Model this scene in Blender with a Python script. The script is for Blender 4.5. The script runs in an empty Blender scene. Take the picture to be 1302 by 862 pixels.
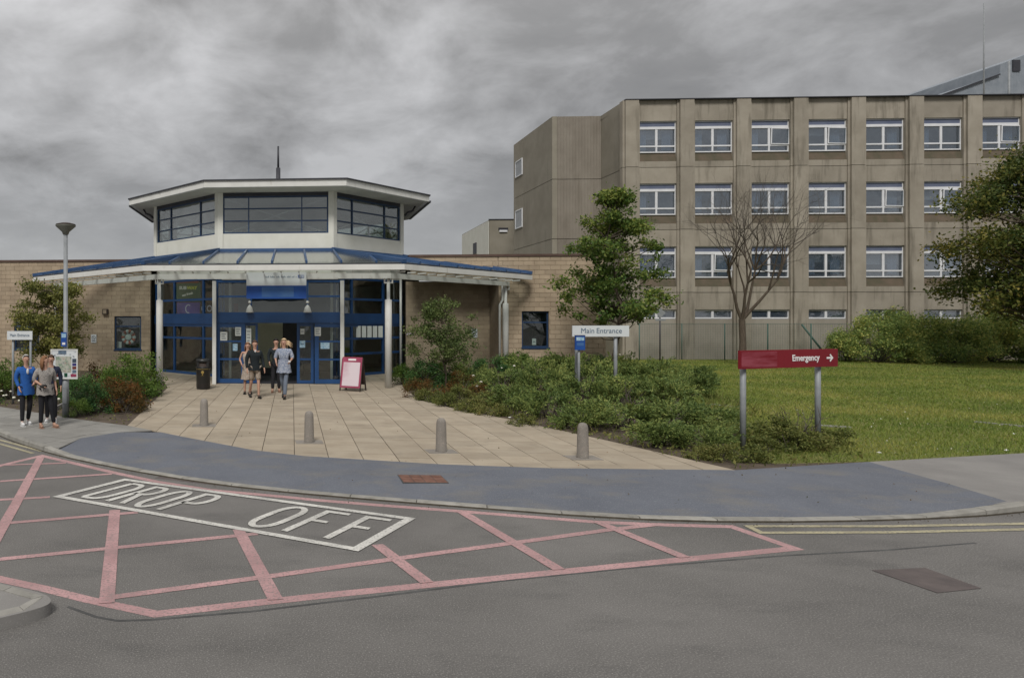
import bpy, math, random
import numpy as np
from mathutils import Vector, Matrix, Euler
R = math.radians
random.seed(7)
rng = np.random.default_rng(11)
scene = bpy.context.scene
col = scene.collection

# ------------------------------------------------------------------ camera
F, CX, VH, CAMZ = 880.0, 310.0, 407.0, 2.52       # focal length and principal point on a 1302 x 862 frame
cd = bpy.data.cameras.new('camera')
cam = bpy.data.objects.new('camera', cd); col.objects.link(cam)
cam.location = (0, 0, CAMZ); cam.rotation_euler = (R(90), 0, 0)
cd.sensor_width = 36; cd.lens = F / 1302 * 36
cd.shift_x = (651 - CX) / 1302; cd.shift_y = -(431 - VH) / 1302
cd.clip_start = 0.1; cd.clip_end = 2500
scene.camera = cam
scene.view_settings.view_transform = 'Standard'
scene.view_settings.look = 'None'
scene.view_settings.exposure = 0.76
scene.view_settings.gamma = 1.0

# ------------------------------------------------------------------ world and sun (overcast)
SUN_EL, SUN_ROT = 48, 200
world = bpy.data.worlds.new('World'); scene.world = world; world.use_nodes = True
wt = world.node_tree; wt.nodes.clear()
def wn(t, **k):
    n = wt.nodes.new(t)
    for a, b in k.items(): setattr(n, a, b)
    return n
sky = wn('ShaderNodeTexSky', sky_type='NISHITA'); sky.sun_disc = False
sky.sun_elevation = R(SUN_EL); sky.sun_rotation = R(SUN_ROT)
bg1 = wn('ShaderNodeBackground'); bg1.inputs[1].default_value = 0.08
wt.links.new(sky.outputs[0], bg1.inputs[0])
tc = wn('ShaderNodeTexCoord'); sp = wn('ShaderNodeSeparateXYZ')
wt.links.new(tc.outputs['Generated'], sp.inputs[0])
def wmath(op, a, b=None, clamp=False):
    n = wn('ShaderNodeMath', operation=op); n.use_clamp = clamp
    for i, x in enumerate((a, b)):
        if x is None: continue
        if isinstance(x, (int, float)): n.inputs[i].default_value = x
        else: wt.links.new(x, n.inputs[i])
    return n.outputs[0]
zc = wmath('MAXIMUM', sp.outputs[2], 0.0)
den = wmath('ADD', zc, 0.30)
px = wmath('DIVIDE', sp.outputs[0], den); py = wmath('DIVIDE', sp.outputs[1], den)
cb = wn('ShaderNodeCombineXYZ'); wt.links.new(px, cb.inputs[0]); wt.links.new(py, cb.inputs[1])
def wnoise(scale, detail, rough, dist=0.0, off=0.0):
    m = wn('ShaderNodeMapping'); m.inputs['Location'].default_value = (off, off * .7, off * .3)
    wt.links.new(cb.outputs[0], m.inputs[0])
    n = wn('ShaderNodeTexNoise'); n.inputs['Scale'].default_value = scale; n.inputs['Detail'].default_value = detail
    n.inputs['Roughness'].default_value = rough; n.inputs['Distortion'].default_value = dist
    wt.links.new(m.outputs[0], n.inputs['Vector']); return n.outputs[0]
n1 = wnoise(0.9, 7, 0.50, 0.15, 3.1); n2 = wnoise(3.4, 8, 0.58, 0.3, 9.4)
mixn = wmath('ADD', wmath('MULTIPLY', n1, 0.62), wmath('MULTIPLY', n2, 0.38))
# low bank near the horizon is paler and streaky
ramp = wn('ShaderNodeValToRGB'); wt.links.new(mixn, ramp.inputs[0])
e = ramp.color_ramp.elements
e[0].position = 0.38; e[0].color = (0.112, 0.110, 0.108, 1)
e[1].position = 0.64; e[1].color = (0.32, 0.318, 0.32, 1)
k = ramp.color_ramp.elements.new(0.50); k.color = (0.160, 0.157, 0.154, 1)
low = wmath('SUBTRACT', 1.0, wmath('MULTIPLY', zc, 4.6), True)
mx = wn('ShaderNodeMix', data_type='RGBA'); wt.links.new(wmath('MULTIPLY', low, wmath('ADD', wmath('MULTIPLY', n1, 1.6), -0.12), True), mx.inputs[0])
wt.links.new(ramp.outputs[0], mx.inputs[6]); mx.inputs[7].default_value = (0.50, 0.505, 0.52, 1)
gain = wmath('ADD', wmath('MULTIPLY', wmath('POWER', zc, 2.0), 3.0), 0.78)
bg2 = wn('ShaderNodeBackground'); wt.links.new(mx.outputs[2], bg2.inputs[0]); wt.links.new(gain, bg2.inputs[1])
ms = wn('ShaderNodeMixShader'); ms.inputs[0].default_value = 0.95
wt.links.new(bg1.outputs[0], ms.inputs[1]); wt.links.new(bg2.outputs[0], ms.inputs[2])
wo = wn('ShaderNodeOutputWorld'); wt.links.new(ms.outputs[0], wo.inputs[0])
sd = bpy.data.lights.new('sun', 'SUN'); sd.energy = 1.5; sd.angle = R(16); sd.color = (1, .965, .92)
sun = bpy.data.objects.new('sun', sd); col.objects.link(sun)
_az = R(SUN_ROT); _el = R(SUN_EL)
sdir = Vector((math.sin(_az) * math.cos(_el), math.cos(_az) * math.cos(_el), math.sin(_el)))
sun.rotation_euler = sdir.to_track_quat('Z', 'Y').to_euler()

# ------------------------------------------------------------------ materials
def mat(name, c, c2=None, *a_, **k_): return _mat(name, c, c2, *a_, **k_)
def _mat(name, c, c2=None, sc=3.0, rough=0.85, bump=0.0, bsc=60.0, rnd=0.0, spec=0.3, metal=0.0,
        stretch=None, lo=0.35, hi=0.65, attr=None, speck=None, fine=0.0, fsc=220, crack=None, stain=None, bumptex=None):
    """procedural surface: two tones mixed by noise in world space, fine grain, streaks, per-piece tone"""
    m = bpy.data.materials.new(name); m.use_nodes = True
    nt = m.node_tree; b = nt.nodes['Principled BSDF']
    b.inputs['Roughness'].default_value = rough; b.inputs['Metallic'].default_value = metal
    b.inputs['Specular IOR Level'].default_value = spec
    L = nt.links.new
    geo = nt.nodes.new('ShaderNodeNewGeometry'); pos = geo.outputs['Position']
    def noise(s, d=5, st=None, r=.6):
        src = pos
        if st:
            mp = nt.nodes.new('ShaderNodeMapping'); mp.inputs['Scale'].default_value = st
            L(pos, mp.inputs[0]); src = mp.outputs[0]
        n = nt.nodes.new('ShaderNodeTexNoise'); n.inputs['Scale'].default_value = s
        n.inputs['Detail'].default_value = d; n.inputs['Roughness'].default_value = r
        L(src, n.inputs['Vector']); return n.outputs[0]
    def rng_(o, a, bb, x=0., y=1.):
        n = nt.nodes.new('ShaderNodeMapRange'); L(o, n.inputs[0])
        for i, v in enumerate((a, bb, x, y)): n.inputs[i + 1].default_value = v
        return n.outputs[0]
    def mix(f, A, B, bt='MIX'):
        n = nt.nodes.new('ShaderNodeMix'); n.data_type = 'RGBA'; n.blend_type = bt
        for v, i in ((f, 0), (A, 6), (B, 7)):
            if hasattr(v, 'links'): L(v, n.inputs[i])
            elif i == 0: n.inputs[0].default_value = v
            else: n.inputs[i].default_value = (*v, 1)
        return n.outputs[2]
    colr = tuple(c)
    if c2 is not None:
        colr = mix(rng_(noise(sc, 6, stretch), lo, hi), c, c2)
    if stain:      # (colour, scale, stretch, lo, hi, amount)
        sc_, ss, st, l2, h2, am = stain
        colr = mix(rng_(noise(ss, 6, st), l2, h2, 0, am), colr, sc_)
    if speck:      # (colour, scale, lo, hi)
        colr = mix(rng_(noise(speck[1], 2, None, .5), speck[2], speck[3]), colr, speck[0])
    if crack:      # (colour, scale, width)
        vo = nt.nodes.new('ShaderNodeTexVoronoi'); vo.feature = 'DISTANCE_TO_EDGE'; vo.inputs['Scale'].default_value = crack[1]
        mp = nt.nodes.new('ShaderNodeVectorMath'); mp.operation = 'MULTIPLY_ADD'; wn_ = nt.nodes.new('ShaderNodeTexNoise'); wn_.inputs['Scale'].default_value = 1.7; wn_.inputs['Detail'].default_value = 6; L(pos, wn_.inputs['Vector'])
        L(wn_.outputs[1], mp.inputs[0]); mp.inputs[1].default_value = (1.6, 1.6, 0); L(pos, mp.inputs[2]); L(mp.outputs[0], vo.inputs['Vector'])
        line = rng_(vo.outputs[0], 0, crack[2], 1, 0); gate = rng_(noise(.35, 2), .50, .60)
        mu = nt.nodes.new('ShaderNodeMath'); mu.operation = 'MULTIPLY'; L(line, mu.inputs[0]); L(gate, mu.inputs[1])
        colr = mix(mu.outputs[0], colr, crack[0])
    if fine:
        colr = mix(1.0, colr, mix(noise(fsc, 3), (1 - fine,) * 3, (1 + fine,) * 3), 'MULTIPLY')
    if rnd:
        oi = nt.nodes.new('ShaderNodeObjectInfo'); at = nt.nodes.new('ShaderNodeAttribute'); at.attribute_name = 'rnd'
        ad = nt.nodes.new('ShaderNodeMath'); ad.operation = 'ADD'; L(oi.outputs['Random'], ad.inputs[0]); L(at.outputs['Fac'], ad.inputs[1])
        fr = nt.nodes.new('ShaderNodeMath'); fr.operation = 'FRACT'; L(ad.outputs[0], fr.inputs[0])
        v = rng_(fr.outputs[0], 0, 1, 1 - rnd, 1 + rnd)
        cbn = nt.nodes.new('ShaderNodeCombineXYZ')
        for i in range(3): L(v, cbn.inputs[i])
        colr = mix(1.0, colr, cbn.outputs[0], 'MULTIPLY')
    if hasattr(colr, 'links'): L(colr, b.inputs['Base Color'])
    else: b.inputs['Base Color'].default_value = (*colr, 1)
    if bump:
        bp = nt.nodes.new('ShaderNodeBump'); bp.inputs['Strength'].default_value = bump; bp.inputs['Distance'].default_value = .02
        if bumptex:
            mp = nt.nodes.new('ShaderNodeMapping'); mp.inputs['Scale'].default_value = bumptex[1]; L(pos, mp.inputs[0])
            w = nt.nodes.new('ShaderNodeTexWave'); w.inputs['Scale'].default_value = bumptex[0]; L(mp.outputs[0], w.inputs[0]); L(w.outputs[1], bp.inputs['Height'])
        else: L(noise(bsc, 4), bp.inputs['Height'])
        L(bp.outputs[0], b.inputs['Normal'])
    return m

def leafmat(name, a, b_, c, tr=.35, big=.7, amp=1.1):
    """leaf tone from a per-leaf value and a slow noise; a little light passes through"""
    m = bpy.data.materials.new(name); m.use_nodes = True; nt = m.node_tree; L = nt.links.new
    b = nt.nodes['Principled BSDF']; b.inputs['Roughness'].default_value = .6; b.inputs['Specular IOR Level'].default_value = .25
    at = nt.nodes.new('ShaderNodeAttribute'); at.attribute_name = 'rnd'
    geo = nt.nodes.new('ShaderNodeNewGeometry')
    n = nt.nodes.new('ShaderNodeTexNoise'); n.inputs['Scale'].default_value = big; n.inputs['Detail'].default_value = 3; L(geo.outputs['Position'], n.inputs['Vector'])
    ma = nt.nodes.new('ShaderNodeMath'); ma.operation = 'MULTIPLY_ADD'; L(n.outputs[0], ma.inputs[0]); ma.inputs[1].default_value = amp
    hb = nt.nodes.new('ShaderNodeMath'); hb.operation = 'MULTIPLY_ADD'; L(at.outputs['Fac'], hb.inputs[0]); hb.inputs[1].default_value = .75; hb.inputs[2].default_value = -.42 - (amp - 1.1) * .5
    L(hb.outputs[0], ma.inputs[2])
    r = nt.nodes.new('ShaderNodeValToRGB'); L(ma.outputs[0], r.inputs[0])
    r.color_ramp.elements[0].color = (*a, 1); r.color_ramp.elements[0].position = .15
    r.color_ramp.elements[1].color = (*c, 1); r.color_ramp.elements[1].position = .95
    k = r.color_ramp.elements.new(.55); k.color = (*b_, 1)
    L(r.outputs[0], b.inputs['Base Color'])
    t = nt.nodes.new('ShaderNodeBsdfTranslucent'); L(r.outputs[0], t.inputs[0])
    ms = nt.nodes.new('ShaderNodeMixShader'); ms.inputs[0].default_value = tr
    L(b.outputs[0], ms.inputs[1]); L(t.outputs[0], ms.inputs[2]); L(ms.outputs[0], nt.nodes['Material Output'].inputs[0])
    return m

def glassmat(name, tint, body=.25, bodycol=(.02, .03, .035), rough=.03, refl=.07, wob=0.0):
    """window glass: lets some of the room through, mirrors the sky at an angle"""
    m = bpy.data.materials.new(name); m.use_nodes = True; nt = m.node_tree; L = nt.links.new
    b = nt.nodes['Principled BSDF']; b.inputs['Base Color'].default_value = (*bodycol, 1)
    b.inputs['Roughness'].default_value = rough; b.inputs['Specular IOR Level'].default_value = 1.0
    tr = nt.nodes.new('ShaderNodeBsdfTransparent'); tr.inputs[0].default_value = (*tint, 1)
    gl = nt.nodes.new('ShaderNodeBsdfGlossy'); gl.inputs['Roughness'].default_value = rough
    lw = nt.nodes.new('ShaderNodeLayerWeight'); lw.inputs[0].default_value = .5
    pw = nt.nodes.new('ShaderNodeMath'); pw.operation = 'POWER'; L(lw.outputs['Facing'], pw.inputs[0]); pw.inputs[1].default_value = 4
    fr = nt.nodes.new('ShaderNodeMath'); fr.operation = 'MULTIPLY_ADD'; L(pw.outputs[0], fr.inputs[0]); fr.inputs[1].default_value = .9; fr.inputs[2].default_value = refl
    m1 = nt.nodes.new('ShaderNodeMixShader'); m1.inputs[0].default_value = body; L(tr.outputs[0], m1.inputs[1]); L(b.outputs[0], m1.inputs[2])
    m2 = nt.nodes.new('ShaderNodeMixShader'); L(fr.outputs[0], m2.inputs[0]); L(m1.outputs[0], m2.inputs[1]); L(gl.outputs[0], m2.inputs[2])
    L(m2.outputs[0], nt.nodes['Material Output'].inputs[0])
    if wob:
        bp = nt.nodes.new('ShaderNodeBump'); bp.inputs['Strength'].default_value = wob; bp.inputs['Distance'].default_value = .05
        n = nt.nodes.new('ShaderNodeTexNoise'); n.inputs['Scale'].default_value = 1.3
        g = nt.nodes.new('ShaderNodeNewGeometry'); L(g.outputs['Position'], n.inputs['Vector']); L(n.outputs[0], bp.inputs['Height'])
        L(bp.outputs[0], gl.inputs['Normal'])
    return m

M = {}
M['asphalt'] = mat('asphalt', (.118, .113, .107), (.165, .158, .150), .40, .9, .5, 70, speck=((.215, .208, .195), 75, .56, .72), fine=.50, fsc=75,
                   stain=((.075, .073, .071), .8, (1, 2.2, 1), .52, .72, .5))
M['seam'] = mat('tar_seam', (.05, .05, .05), (.09, .09, .088), 4, .7)
M['patch'] = mat('asphalt_patch', (.085, .072, .070), (.12, .10, .095), 3, .9, .3, 90, fine=.25)
M['blue_asphalt'] = mat('blue_grey_asphalt', (.105, .114, .136), (.130, .140, .163), .9, .9, .3, 90, speck=((.21, .22, .24), 75, .60, .72), fine=.34, fsc=80,
                        stain=((.155, .150, .142), 1.1, (1, 1.6, 1), .50, .68, .75))
M['pave'] = mat('grey_pavement', (.185, .178, .170), (.23, .222, .21), 1.2, .9, .2, 90, speck=((.29, .28, .27), 80, .6, .75), fine=.15)
M['flag'] = mat('grey_flagstone', (.20, .195, .180), (.25, .243, .225), 2, .9, .15, 70, rnd=.10, fine=.1, stain=((.14, .135, .12), 3, (1, 1, 1), .55, .75, .5))
M['slab'] = mat('buff_paving_slab', (.30, .252, .190), (.355, .305, .235), 1.6, .88, .15, 70, rnd=.09, fine=.10,
                stain=((.20, .175, .14), 2.2, (1, 1, 1), .55, .78, .55))
M['joint'] = mat('joint_sand', (.055, .048, .036), (.095, .082, .062), 8, .95)
M['kerb'] = mat('concrete_kerb', (.22, .212, .19), (.29, .28, .255), 4, .9, .2, 60, rnd=.12, fine=.12, stain=((.11, .105, .09), 5, (1, 1, 1), .55, .7, .6))
M['soil'] = mat('soil', (.060, .046, .034), (.105, .082, .060), 2.5, .97, .8, 25, fine=.3)
M['grass_base'] = mat('lawn_ground', (.105, .125, .032), (.165, .165, .052), .35, .95, .5, 60, fine=.3, stain=((.13, .115, .045), .9, (1, .6, 1), .55, .75, .5))
M['ground'] = mat('ground', (.10, .10, .08), (.14, .135, .11), .1, .95)
def paint(name, c, under, lo, hi):
    return mat(name, c, tuple(x * .70 for x in c), 1.3, .8, .3, 70, spec=.2, fine=.30, fsc=85, speck=(under, 34, lo, hi), stain=(under, 3.0, (1, 1, 1), .52, .74, .55))
M['pink'] = paint('pink_road_paint', (.47, .290, .290), (.25, .190, .185), .52, .66)
M['white_paint'] = paint('white_road_paint', (.60, .59, .55), (.24, .235, .225), .55, .70)
M['yellow_paint'] = paint('yellow_road_paint', (.43, .39, .26), (.20, .19, .16), .50, .66)
M['block'] = mat('buff_block', (.325, .255, .180), (.405, .325, .232), 1.3, .9, .35, 45, rnd=.10, fine=.12, stain=((.20, .155, .11), .9, (1, 1, .5), .55, .8, .5))
M['mortar'] = mat('mortar', (.26, .205, .15), (.31, .25, .18), 6, .95)
M['coping'] = mat('brown_coping', (.075, .045, .035), (.11, .07, .055), 2, .7)
M['cream'] = mat('cream_panel', (.56, .56, .50), (.62, .62, .565), 1.2, .6, stain=((.40, .39, .33), 1.6, (1, 1, .25), .6, .8, .35))
M['white_metal'] = mat('white_painted_metal', (.60, .60, .57), (.67, .67, .64), 1.5, .45, stain=((.33, .30, .24), 5, (1, 1, .4), .60, .76, .5))
M['soffit'] = mat('soffit_board', (.50, .49, .43), (.57, .56, .50), 1.2, .7)
M['dark_trim'] = mat('dark_trim', (.035, .037, .045), (.05, .05, .06), 2, .5)
M['blue_frame'] = mat('blue_frame', (.011, .052, .155), (.015, .066, .19), 1.5, .38, spec=.5)
M['navy_frame'] = mat('navy_frame', (.012, .035, .085), (.016, .045, .105), 1.5, .4, spec=.5)
M['blue_roof'] = mat('blue_glazing_bar', (.024, .062, .150), (.036, .085, .190), 1.5, .4, spec=.5)
M['glass_dark'] = glassmat('tinted_glass', (.90, .95, .94), .06, wob=.15)
M['glass_tower'] = glassmat('tower_glass', (.90, .95, .94), .10, (.08, .10, .10), wob=.2, refl=.24)
M['glass_room'] = glassmat('room_glass', (.85, .90, .93), .25, (.14, .18, .24), wob=.3, refl=.17)  # blue-grey body colour stands in for part of the sky's reflection
M['roof_glass'] = glassmat('canopy_glass', (.96, .99, .98), .13, (.36, .42, .42), .12)
M['concrete'] = mat('weathered_concrete', (.255, .228, .184), (.325, .294, .242), .8, .92, .3, 30, rnd=.09, fine=.10,
                    stain=((.10, .088, .066), 2.4, (1, 1, .12), .52, .72, .70))
M['concrete_side'] = mat('flat_concrete', (.230, .210, .168), (.280, .258, .210), .7, .92, .2, 30, rnd=.05, fine=.08,
                         stain=((.095, .085, .066), 1.1, (1, 1, .12), .58, .80, .6))
M['ribbed'] = mat('ribbed_concrete', (.215, .190, .158), (.265, .238, .200), .7, .92, 1.0, 30, rnd=.05, bumptex=(3.2, (1, 0, 0)),
                  stain=((.12, .10, .075), 1.2, (1, 1, .12), .5, .75, .5))
M['sill_dark'] = mat('olive_brown_sill', (.085, .078, .052), (.130, .100, .074), 1.5, .95, .3, 30, fine=.2)  # dark greenish-brown tone of the recessed sills
M['lowpanel'] = mat('pale_lower_panel', (.27, .245, .205), (.32, .295, .25), .8, .9, .2, 30, fine=.08, stain=((.19, .175, .135), 1, (1, 1, .3), .5, .8, .5))
M['upvc'] = mat('white_upvc', (.62, .63, .65), (.70, .71, .73), 2, .4)
M['bluegrey'] = mat('blue_grey_panel', (.105, .125, .19), (.14, .16, .225), 2, .5)
M['curtain'] = mat('pale_curtain', (.20, .26, .36), (.34, .41, .52), 9, .9, stretch=(6, 6, .05))
M['blind'] = mat('pale_blind', (.30, .32, .34), (.36, .38, .40), 2, .9)
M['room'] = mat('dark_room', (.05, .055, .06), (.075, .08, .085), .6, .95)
M['hall'] = mat('hall_wall', (.17, .18, .14), (.24, .25, .20), .5, .9, stain=((.06, .065, .06), .9, (1, 1, 1), .5, .6, .8))
M['room_warm'] = mat('room_wall', (.50, .48, .34), (.58, .56, .40), .6, .9)
M['galv'] = mat('galvanised_steel', (.21, .225, .235), (.27, .285, .295), 5, .55, metal=.1)
M['lampgrey'] = mat('lamp_grey_green', (.13, .135, .115), (.16, .165, .14), 2, .5)
M['bollard'] = mat('aggregate_concrete', (.20, .182, .160), (.25, .230, .205), 3, .92, .6, 90, speck=((.36, .31, .27), 75, .58, .7), fine=.2)
M['black'] = mat('black_plastic', (.012, .013, .013), (.02, .02, .02), 4, .4, spec=.5)
M['gold'] = mat('gold_print', (.30, .21, .06), None, rough=.5)
M['red_sign'] = mat('red_sign_face', (.165, .007, .014), (.19, .010, .018), 1, .5)
M['red_blur'] = mat('faded_red_print', (.165, .007, .014), (.27, .055, .075), 2.5, .5, stretch=(.5, 1, 4), lo=.4, hi=.62)
M['white_sign'] = mat('white_sign_face', (.56, .59, .60), (.63, .66, .67), 2, .45)
M['print_blue'] = mat('slate_print', (.12, .17, .23), None, rough=.6)
M['print_white'] = mat('white_print', (.72, .70, .70), None, rough=.6)
M['print_dark'] = mat('dark_print', (.05, .07, .10), None, rough=.6)
M['sign_blue'] = mat('blue_sign_face', (.014, .060, .26), (.02, .085, .32), 1.5, .45)
M['sign_blur'] = mat('pale_blue_print', (.030, .10, .30), (.065, .15, .33), 1.2, .5)
M['paper'] = mat('paper', (.55, .58, .55), (.63, .65, .62), 3, .8)
M['paper_blue'] = mat('blue_paper', (.16, .33, .48), (.45, .58, .66), 14, .8)
M['green_sign'] = mat('green_sign', (.008, .055, .030), (.012, .075, .04), 2, .5)
M['purple_sign'] = mat('purple_sign', (.035, .030, .15), (.05, .04, .19), 2, .5)
M['darkred'] = mat('dark_red_panel', (.12, .02, .015), (.16, .03, .02), 2, .6)
M['lime'] = mat('lime_print', (.45, .50, .05), None, rough=.6)
M['magenta'] = mat('maroon_sign_face', (.24, .035, .075), (.32, .06, .11), 3, .5)
M['pinkish'] = mat('washed_out_poster', (.58, .50, .53), (.42, .22, .28), 1.3, .6, lo=.48, hi=.75)
M['ply'] = mat('dark_stained_board', (.035, .025, .02), (.05, .035, .03), 4, .7)
M['bark'] = mat('bark', (.070, .054, .040), (.115, .092, .070), 9, .95, .9, 30, stretch=(3, 3, .5))
M['twig'] = mat('twig', (.068, .058, .048), (.098, .084, .070), 8, .95)
M['leaf_tree'] = leafmat('tree_leaves', (0.042, 0.091, 0.019), (0.124, 0.188, 0.039), (0.311, 0.327, 0.075))
M['leaf_big'] = leafmat('autumn_tree_leaves', (.040, .070, .016), (.135, .150, .034), (.36, .285, .070), big=.32, amp=1.7)
M['leaf_pale'] = leafmat('olive_leaves', (0.086, 0.103, 0.029), (0.199, 0.208, 0.054), (0.362, 0.329, 0.103))
M['leaf_soft'] = leafmat('grey_green_leaves', (0.055, 0.086, 0.028), (0.125, 0.172, 0.053), (0.234, 0.272, 0.102))
M['leaf_shrub'] = leafmat('shrub_leaves', (0.043, 0.090, 0.018), (0.107, 0.181, 0.032), (0.232, 0.300, 0.064), big=1.4)
M['leaf_dark'] = leafmat('dark_shrub_leaves', (0.030, 0.083, 0.028), (0.075, 0.161, 0.047), (0.178, 0.281, 0.083), big=1.4)
M['leaf_juniper'] = leafmat('juniper_needles', (0.067, 0.113, 0.033), (0.158, 0.215, 0.058), (0.347, 0.369, 0.106), big=1.2, tr=.2)
M['leaf_rust'] = leafmat('rust_leaves', (.045, .050, .015), (.115, .075, .020), (.26, .085, .025), big=2.2)
M['leaf_hedge'] = leafmat('hedge_leaves', (0.126, 0.203, 0.065), (0.322, 0.402, 0.115), (0.761, 0.657, 0.203), big=.5, tr=.45)
M['leaf_weed'] = leafmat('weed_leaves', (0.070, 0.092, 0.023), (0.153, 0.174, 0.044), (0.276, 0.238, 0.083), big=1.2)
M['grass'] = leafmat('grass_blades', (0.104, 0.161, 0.030), (0.193, 0.244, 0.044), (0.331, 0.308, 0.084), big=.30, tr=.25, amp=1.7)
M['petal'] = mat('white_petals', (.60, .60, .50), (.68, .66, .56), 9, .8)
M['petal_red'] = mat('red_petals', (.34, .06, .03), (.42, .10, .04), 9, .8)
M['skin'] = mat('skin', (.40, .235, .170), (.46, .275, .20), 6, .6)
M['litter'] = mat('litter', (.7, .7, .68), None, rough=.7)

def glow(m, k):      # backlit shop signs
    b = m.node_tree.nodes['Principled BSDF']; l = b.inputs['Base Color'].links
    if l: m.node_tree.links.new(l[0].from_socket, b.inputs['Emission Color'])
    else: b.inputs['Emission Color'].default_value = b.inputs['Base Color'].default_value
    b.inputs['Emission Strength'].default_value = k
    return m
for k_, c_ in (('lit_green', (.010, .075, .042)), ('lit_purple', (.045, .040, .20)), ('lit_white', (.60, .62, .55)), ('lit_lime', (.45, .50, .05)), ('lit_red', (.16, .025, .015)), ('lit_grey', (.30, .32, .38))):
    M[k_] = glow(mat(k_, c_), .14)

# ------------------------------------------------------------------ helpers
class MB:
    """collects simple shapes and links them as one mesh object"""
    def __init__(s): s.v = []; s.f = []; s.mi = []; s.sm = []
    def add(s, vs, fs, mi=0, smooth=False):
        b = len(s.v); s.v += [tuple(p) for p in vs]
        s.f += [tuple(b + i for i in f) for f in fs]; s.mi += [mi] * len(fs); s.sm += [smooth] * len(fs)
        return s
    def box(s, x0, x1, y0, y1, z0, z1, mi=0, fr=None):
        vs = [(x, y, z) for z in (z0, z1) for x, y in ((x0, y0), (x1, y0), (x1, y1), (x0, y1))]
        if fr: vs = [fr(*p) for p in vs]
        return s.add(vs, [(0, 3, 2, 1), (4, 5, 6, 7), (0, 1, 5, 4), (1, 2, 6, 5), (2, 3, 7, 6), (3, 0, 4, 7)], mi)
    def prism(s, poly, z0, z1, mi=0, fr=None, mside=None):
        n = len(poly); vs = [(x, y, z0) for x, y in poly] + [(x, y, z1) for x, y in poly]
        if fr: vs = [fr(*p) for p in vs]
        s.add(vs, [tuple(range(n, 2 * n)), tuple(range(n - 1, -1, -1))], mi)
        b = len(s.v) - 2 * n
        for i in range(n):
            j = (i + 1) % n; s.f.append((b + i, b + j, b + n + j, b + n + i)); s.mi.append(mi if mside is None else mside); s.sm.append(False)
        return s
    def bar(s, a, b, w, h=None, mi=0, up=(0, 0, 1)):
        h = h or w; a = Vector(a); b = Vector(b); d = (b - a).normalized(); u = Vector(up)
        x = d.cross(u)
        if x.length < 1e-4: x = d.cross(Vector((0, 1, 0)))
        x.normalize(); y = x.cross(d).normalized(); x *= w / 2; y *= h / 2
        return s.add([p + sx * x + sy * y for p in (a, b) for sx, sy in ((-1, -1), (1, -1), (1, 1), (-1, 1))],
                     [(0, 1, 2, 3), (7, 6, 5, 4), (0, 4, 5, 1), (1, 5, 6, 2), (2, 6, 7, 3), (3, 7, 4, 0)], mi)
    def tube(s, pts, rad, n=8, mi=0, cap=True):
        pts = [Vector(p) for p in pts]; rad = rad if hasattr(rad, '__len__') else [rad] * len(pts)
        vs = []; px = None
        for i, p in enumerate(pts):
            d = (pts[min(i + 1, len(pts) - 1)] - pts[max(i - 1, 0)]).normalized()
            x = d.cross(Vector((0, 1, 0.01))) if px is None else px - d * px.dot(d)
            if x.length < 1e-4: x = d.cross(Vector((1, 0, 0)))
            x.normalize(); px = x; y = d.cross(x)
            vs += [p + (x * math.cos(2 * math.pi * k / n) + y * math.sin(2 * math.pi * k / n)) * rad[i] for k in range(n)]
        m = len(pts); fs = [(i * n + k, i * n + (k + 1) % n, (i + 1) * n + (k + 1) % n, (i + 1) * n + k) for i in range(m - 1) for k in range(n)]
        s.add(vs, fs, mi, True)
        if cap: 
            b = len(s.v) - m * n; s.f += [tuple(b + k for k in range(n - 1, -1, -1)), tuple(b + (m - 1) * n + k for k in range(n))]; s.mi += [mi, mi]; s.sm += [False, False]
        return s
    def lathe(s, prof, n=20, c=(0, 0), mi=0, sx=1, sy=1, smooth=True):
        vs = [(c[0] + r * sx * math.cos(2 * math.pi * k / n), c[1] + r * sy * math.sin(2 * math.pi * k / n), z) for r, z in prof for k in range(n)]
        m = len(prof)
        s.add(vs, [(i * n + k, i * n + (k + 1) % n, (i + 1) * n + (k + 1) % n, (i + 1) * n + k) for i in range(m - 1) for k in range(n)], mi, smooth)
        b = len(s.v) - m * n; s.f += [tuple(b + k for k in range(n - 1, -1, -1)), tuple(b + (m - 1) * n + k for k in range(n))]; s.mi += [mi, mi]; s.sm += [False, False]
        return s
    def ball(s, c, r, n=10, mi=0, sc=(1, 1, 1)):
        pr = []; m = n // 2 + 1
        vs = []
        for i in range(1, m):
            a = math.pi * i / m
            vs += [(c[0] + r * sc[0] * math.sin(a) * math.cos(2 * math.pi * k / n), c[1] + r * sc[1] * math.sin(a) * math.sin(2 * math.pi * k / n), c[2] - r * sc[2] * math.cos(a)) for k in range(n)]
        q = (m - 1) * n; vs += [(c[0], c[1], c[2] - r * sc[2]), (c[0], c[1], c[2] + r * sc[2])]
        fs = [(i * n + k, i * n + (k + 1) % n, (i + 1) * n + (k + 1) % n, (i + 1) * n + k) for i in range(m - 2) for k in range(n)]
        fs += [(q, (k + 1) % n, k) for k in range(n)] + [(q + 1, (m - 2) * n + k, (m - 2) * n + (k + 1) % n) for k in range(n)]
        return s.add(vs, fs, mi, True)
    def strip(s, pts, w, z, mi=0, close=False):
        P = [Vector((p[0], p[1])) for p in pts]; n = len(P); L_, R_ = [], []
        for i, p in enumerate(P):
            a = P[(i - 1) % n] if (i or close) else None; b = P[(i + 1) % n] if (i < n - 1 or close) else None
            d1 = (p - a).normalized() if a is not None else None; d2 = (b - p).normalized() if b is not None else None
            if d1 is None: d1 = d2
            if d2 is None: d2 = d1
            t = (d1 + d2).normalized(); nn = Vector((-t.y, t.x)); k = min(2.5, 1 / max(.3, nn.dot(Vector((-d1.y, d1.x)))))
            L_.append(p + nn * w / 2 * k); R_.append(p - nn * w / 2 * k)
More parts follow.
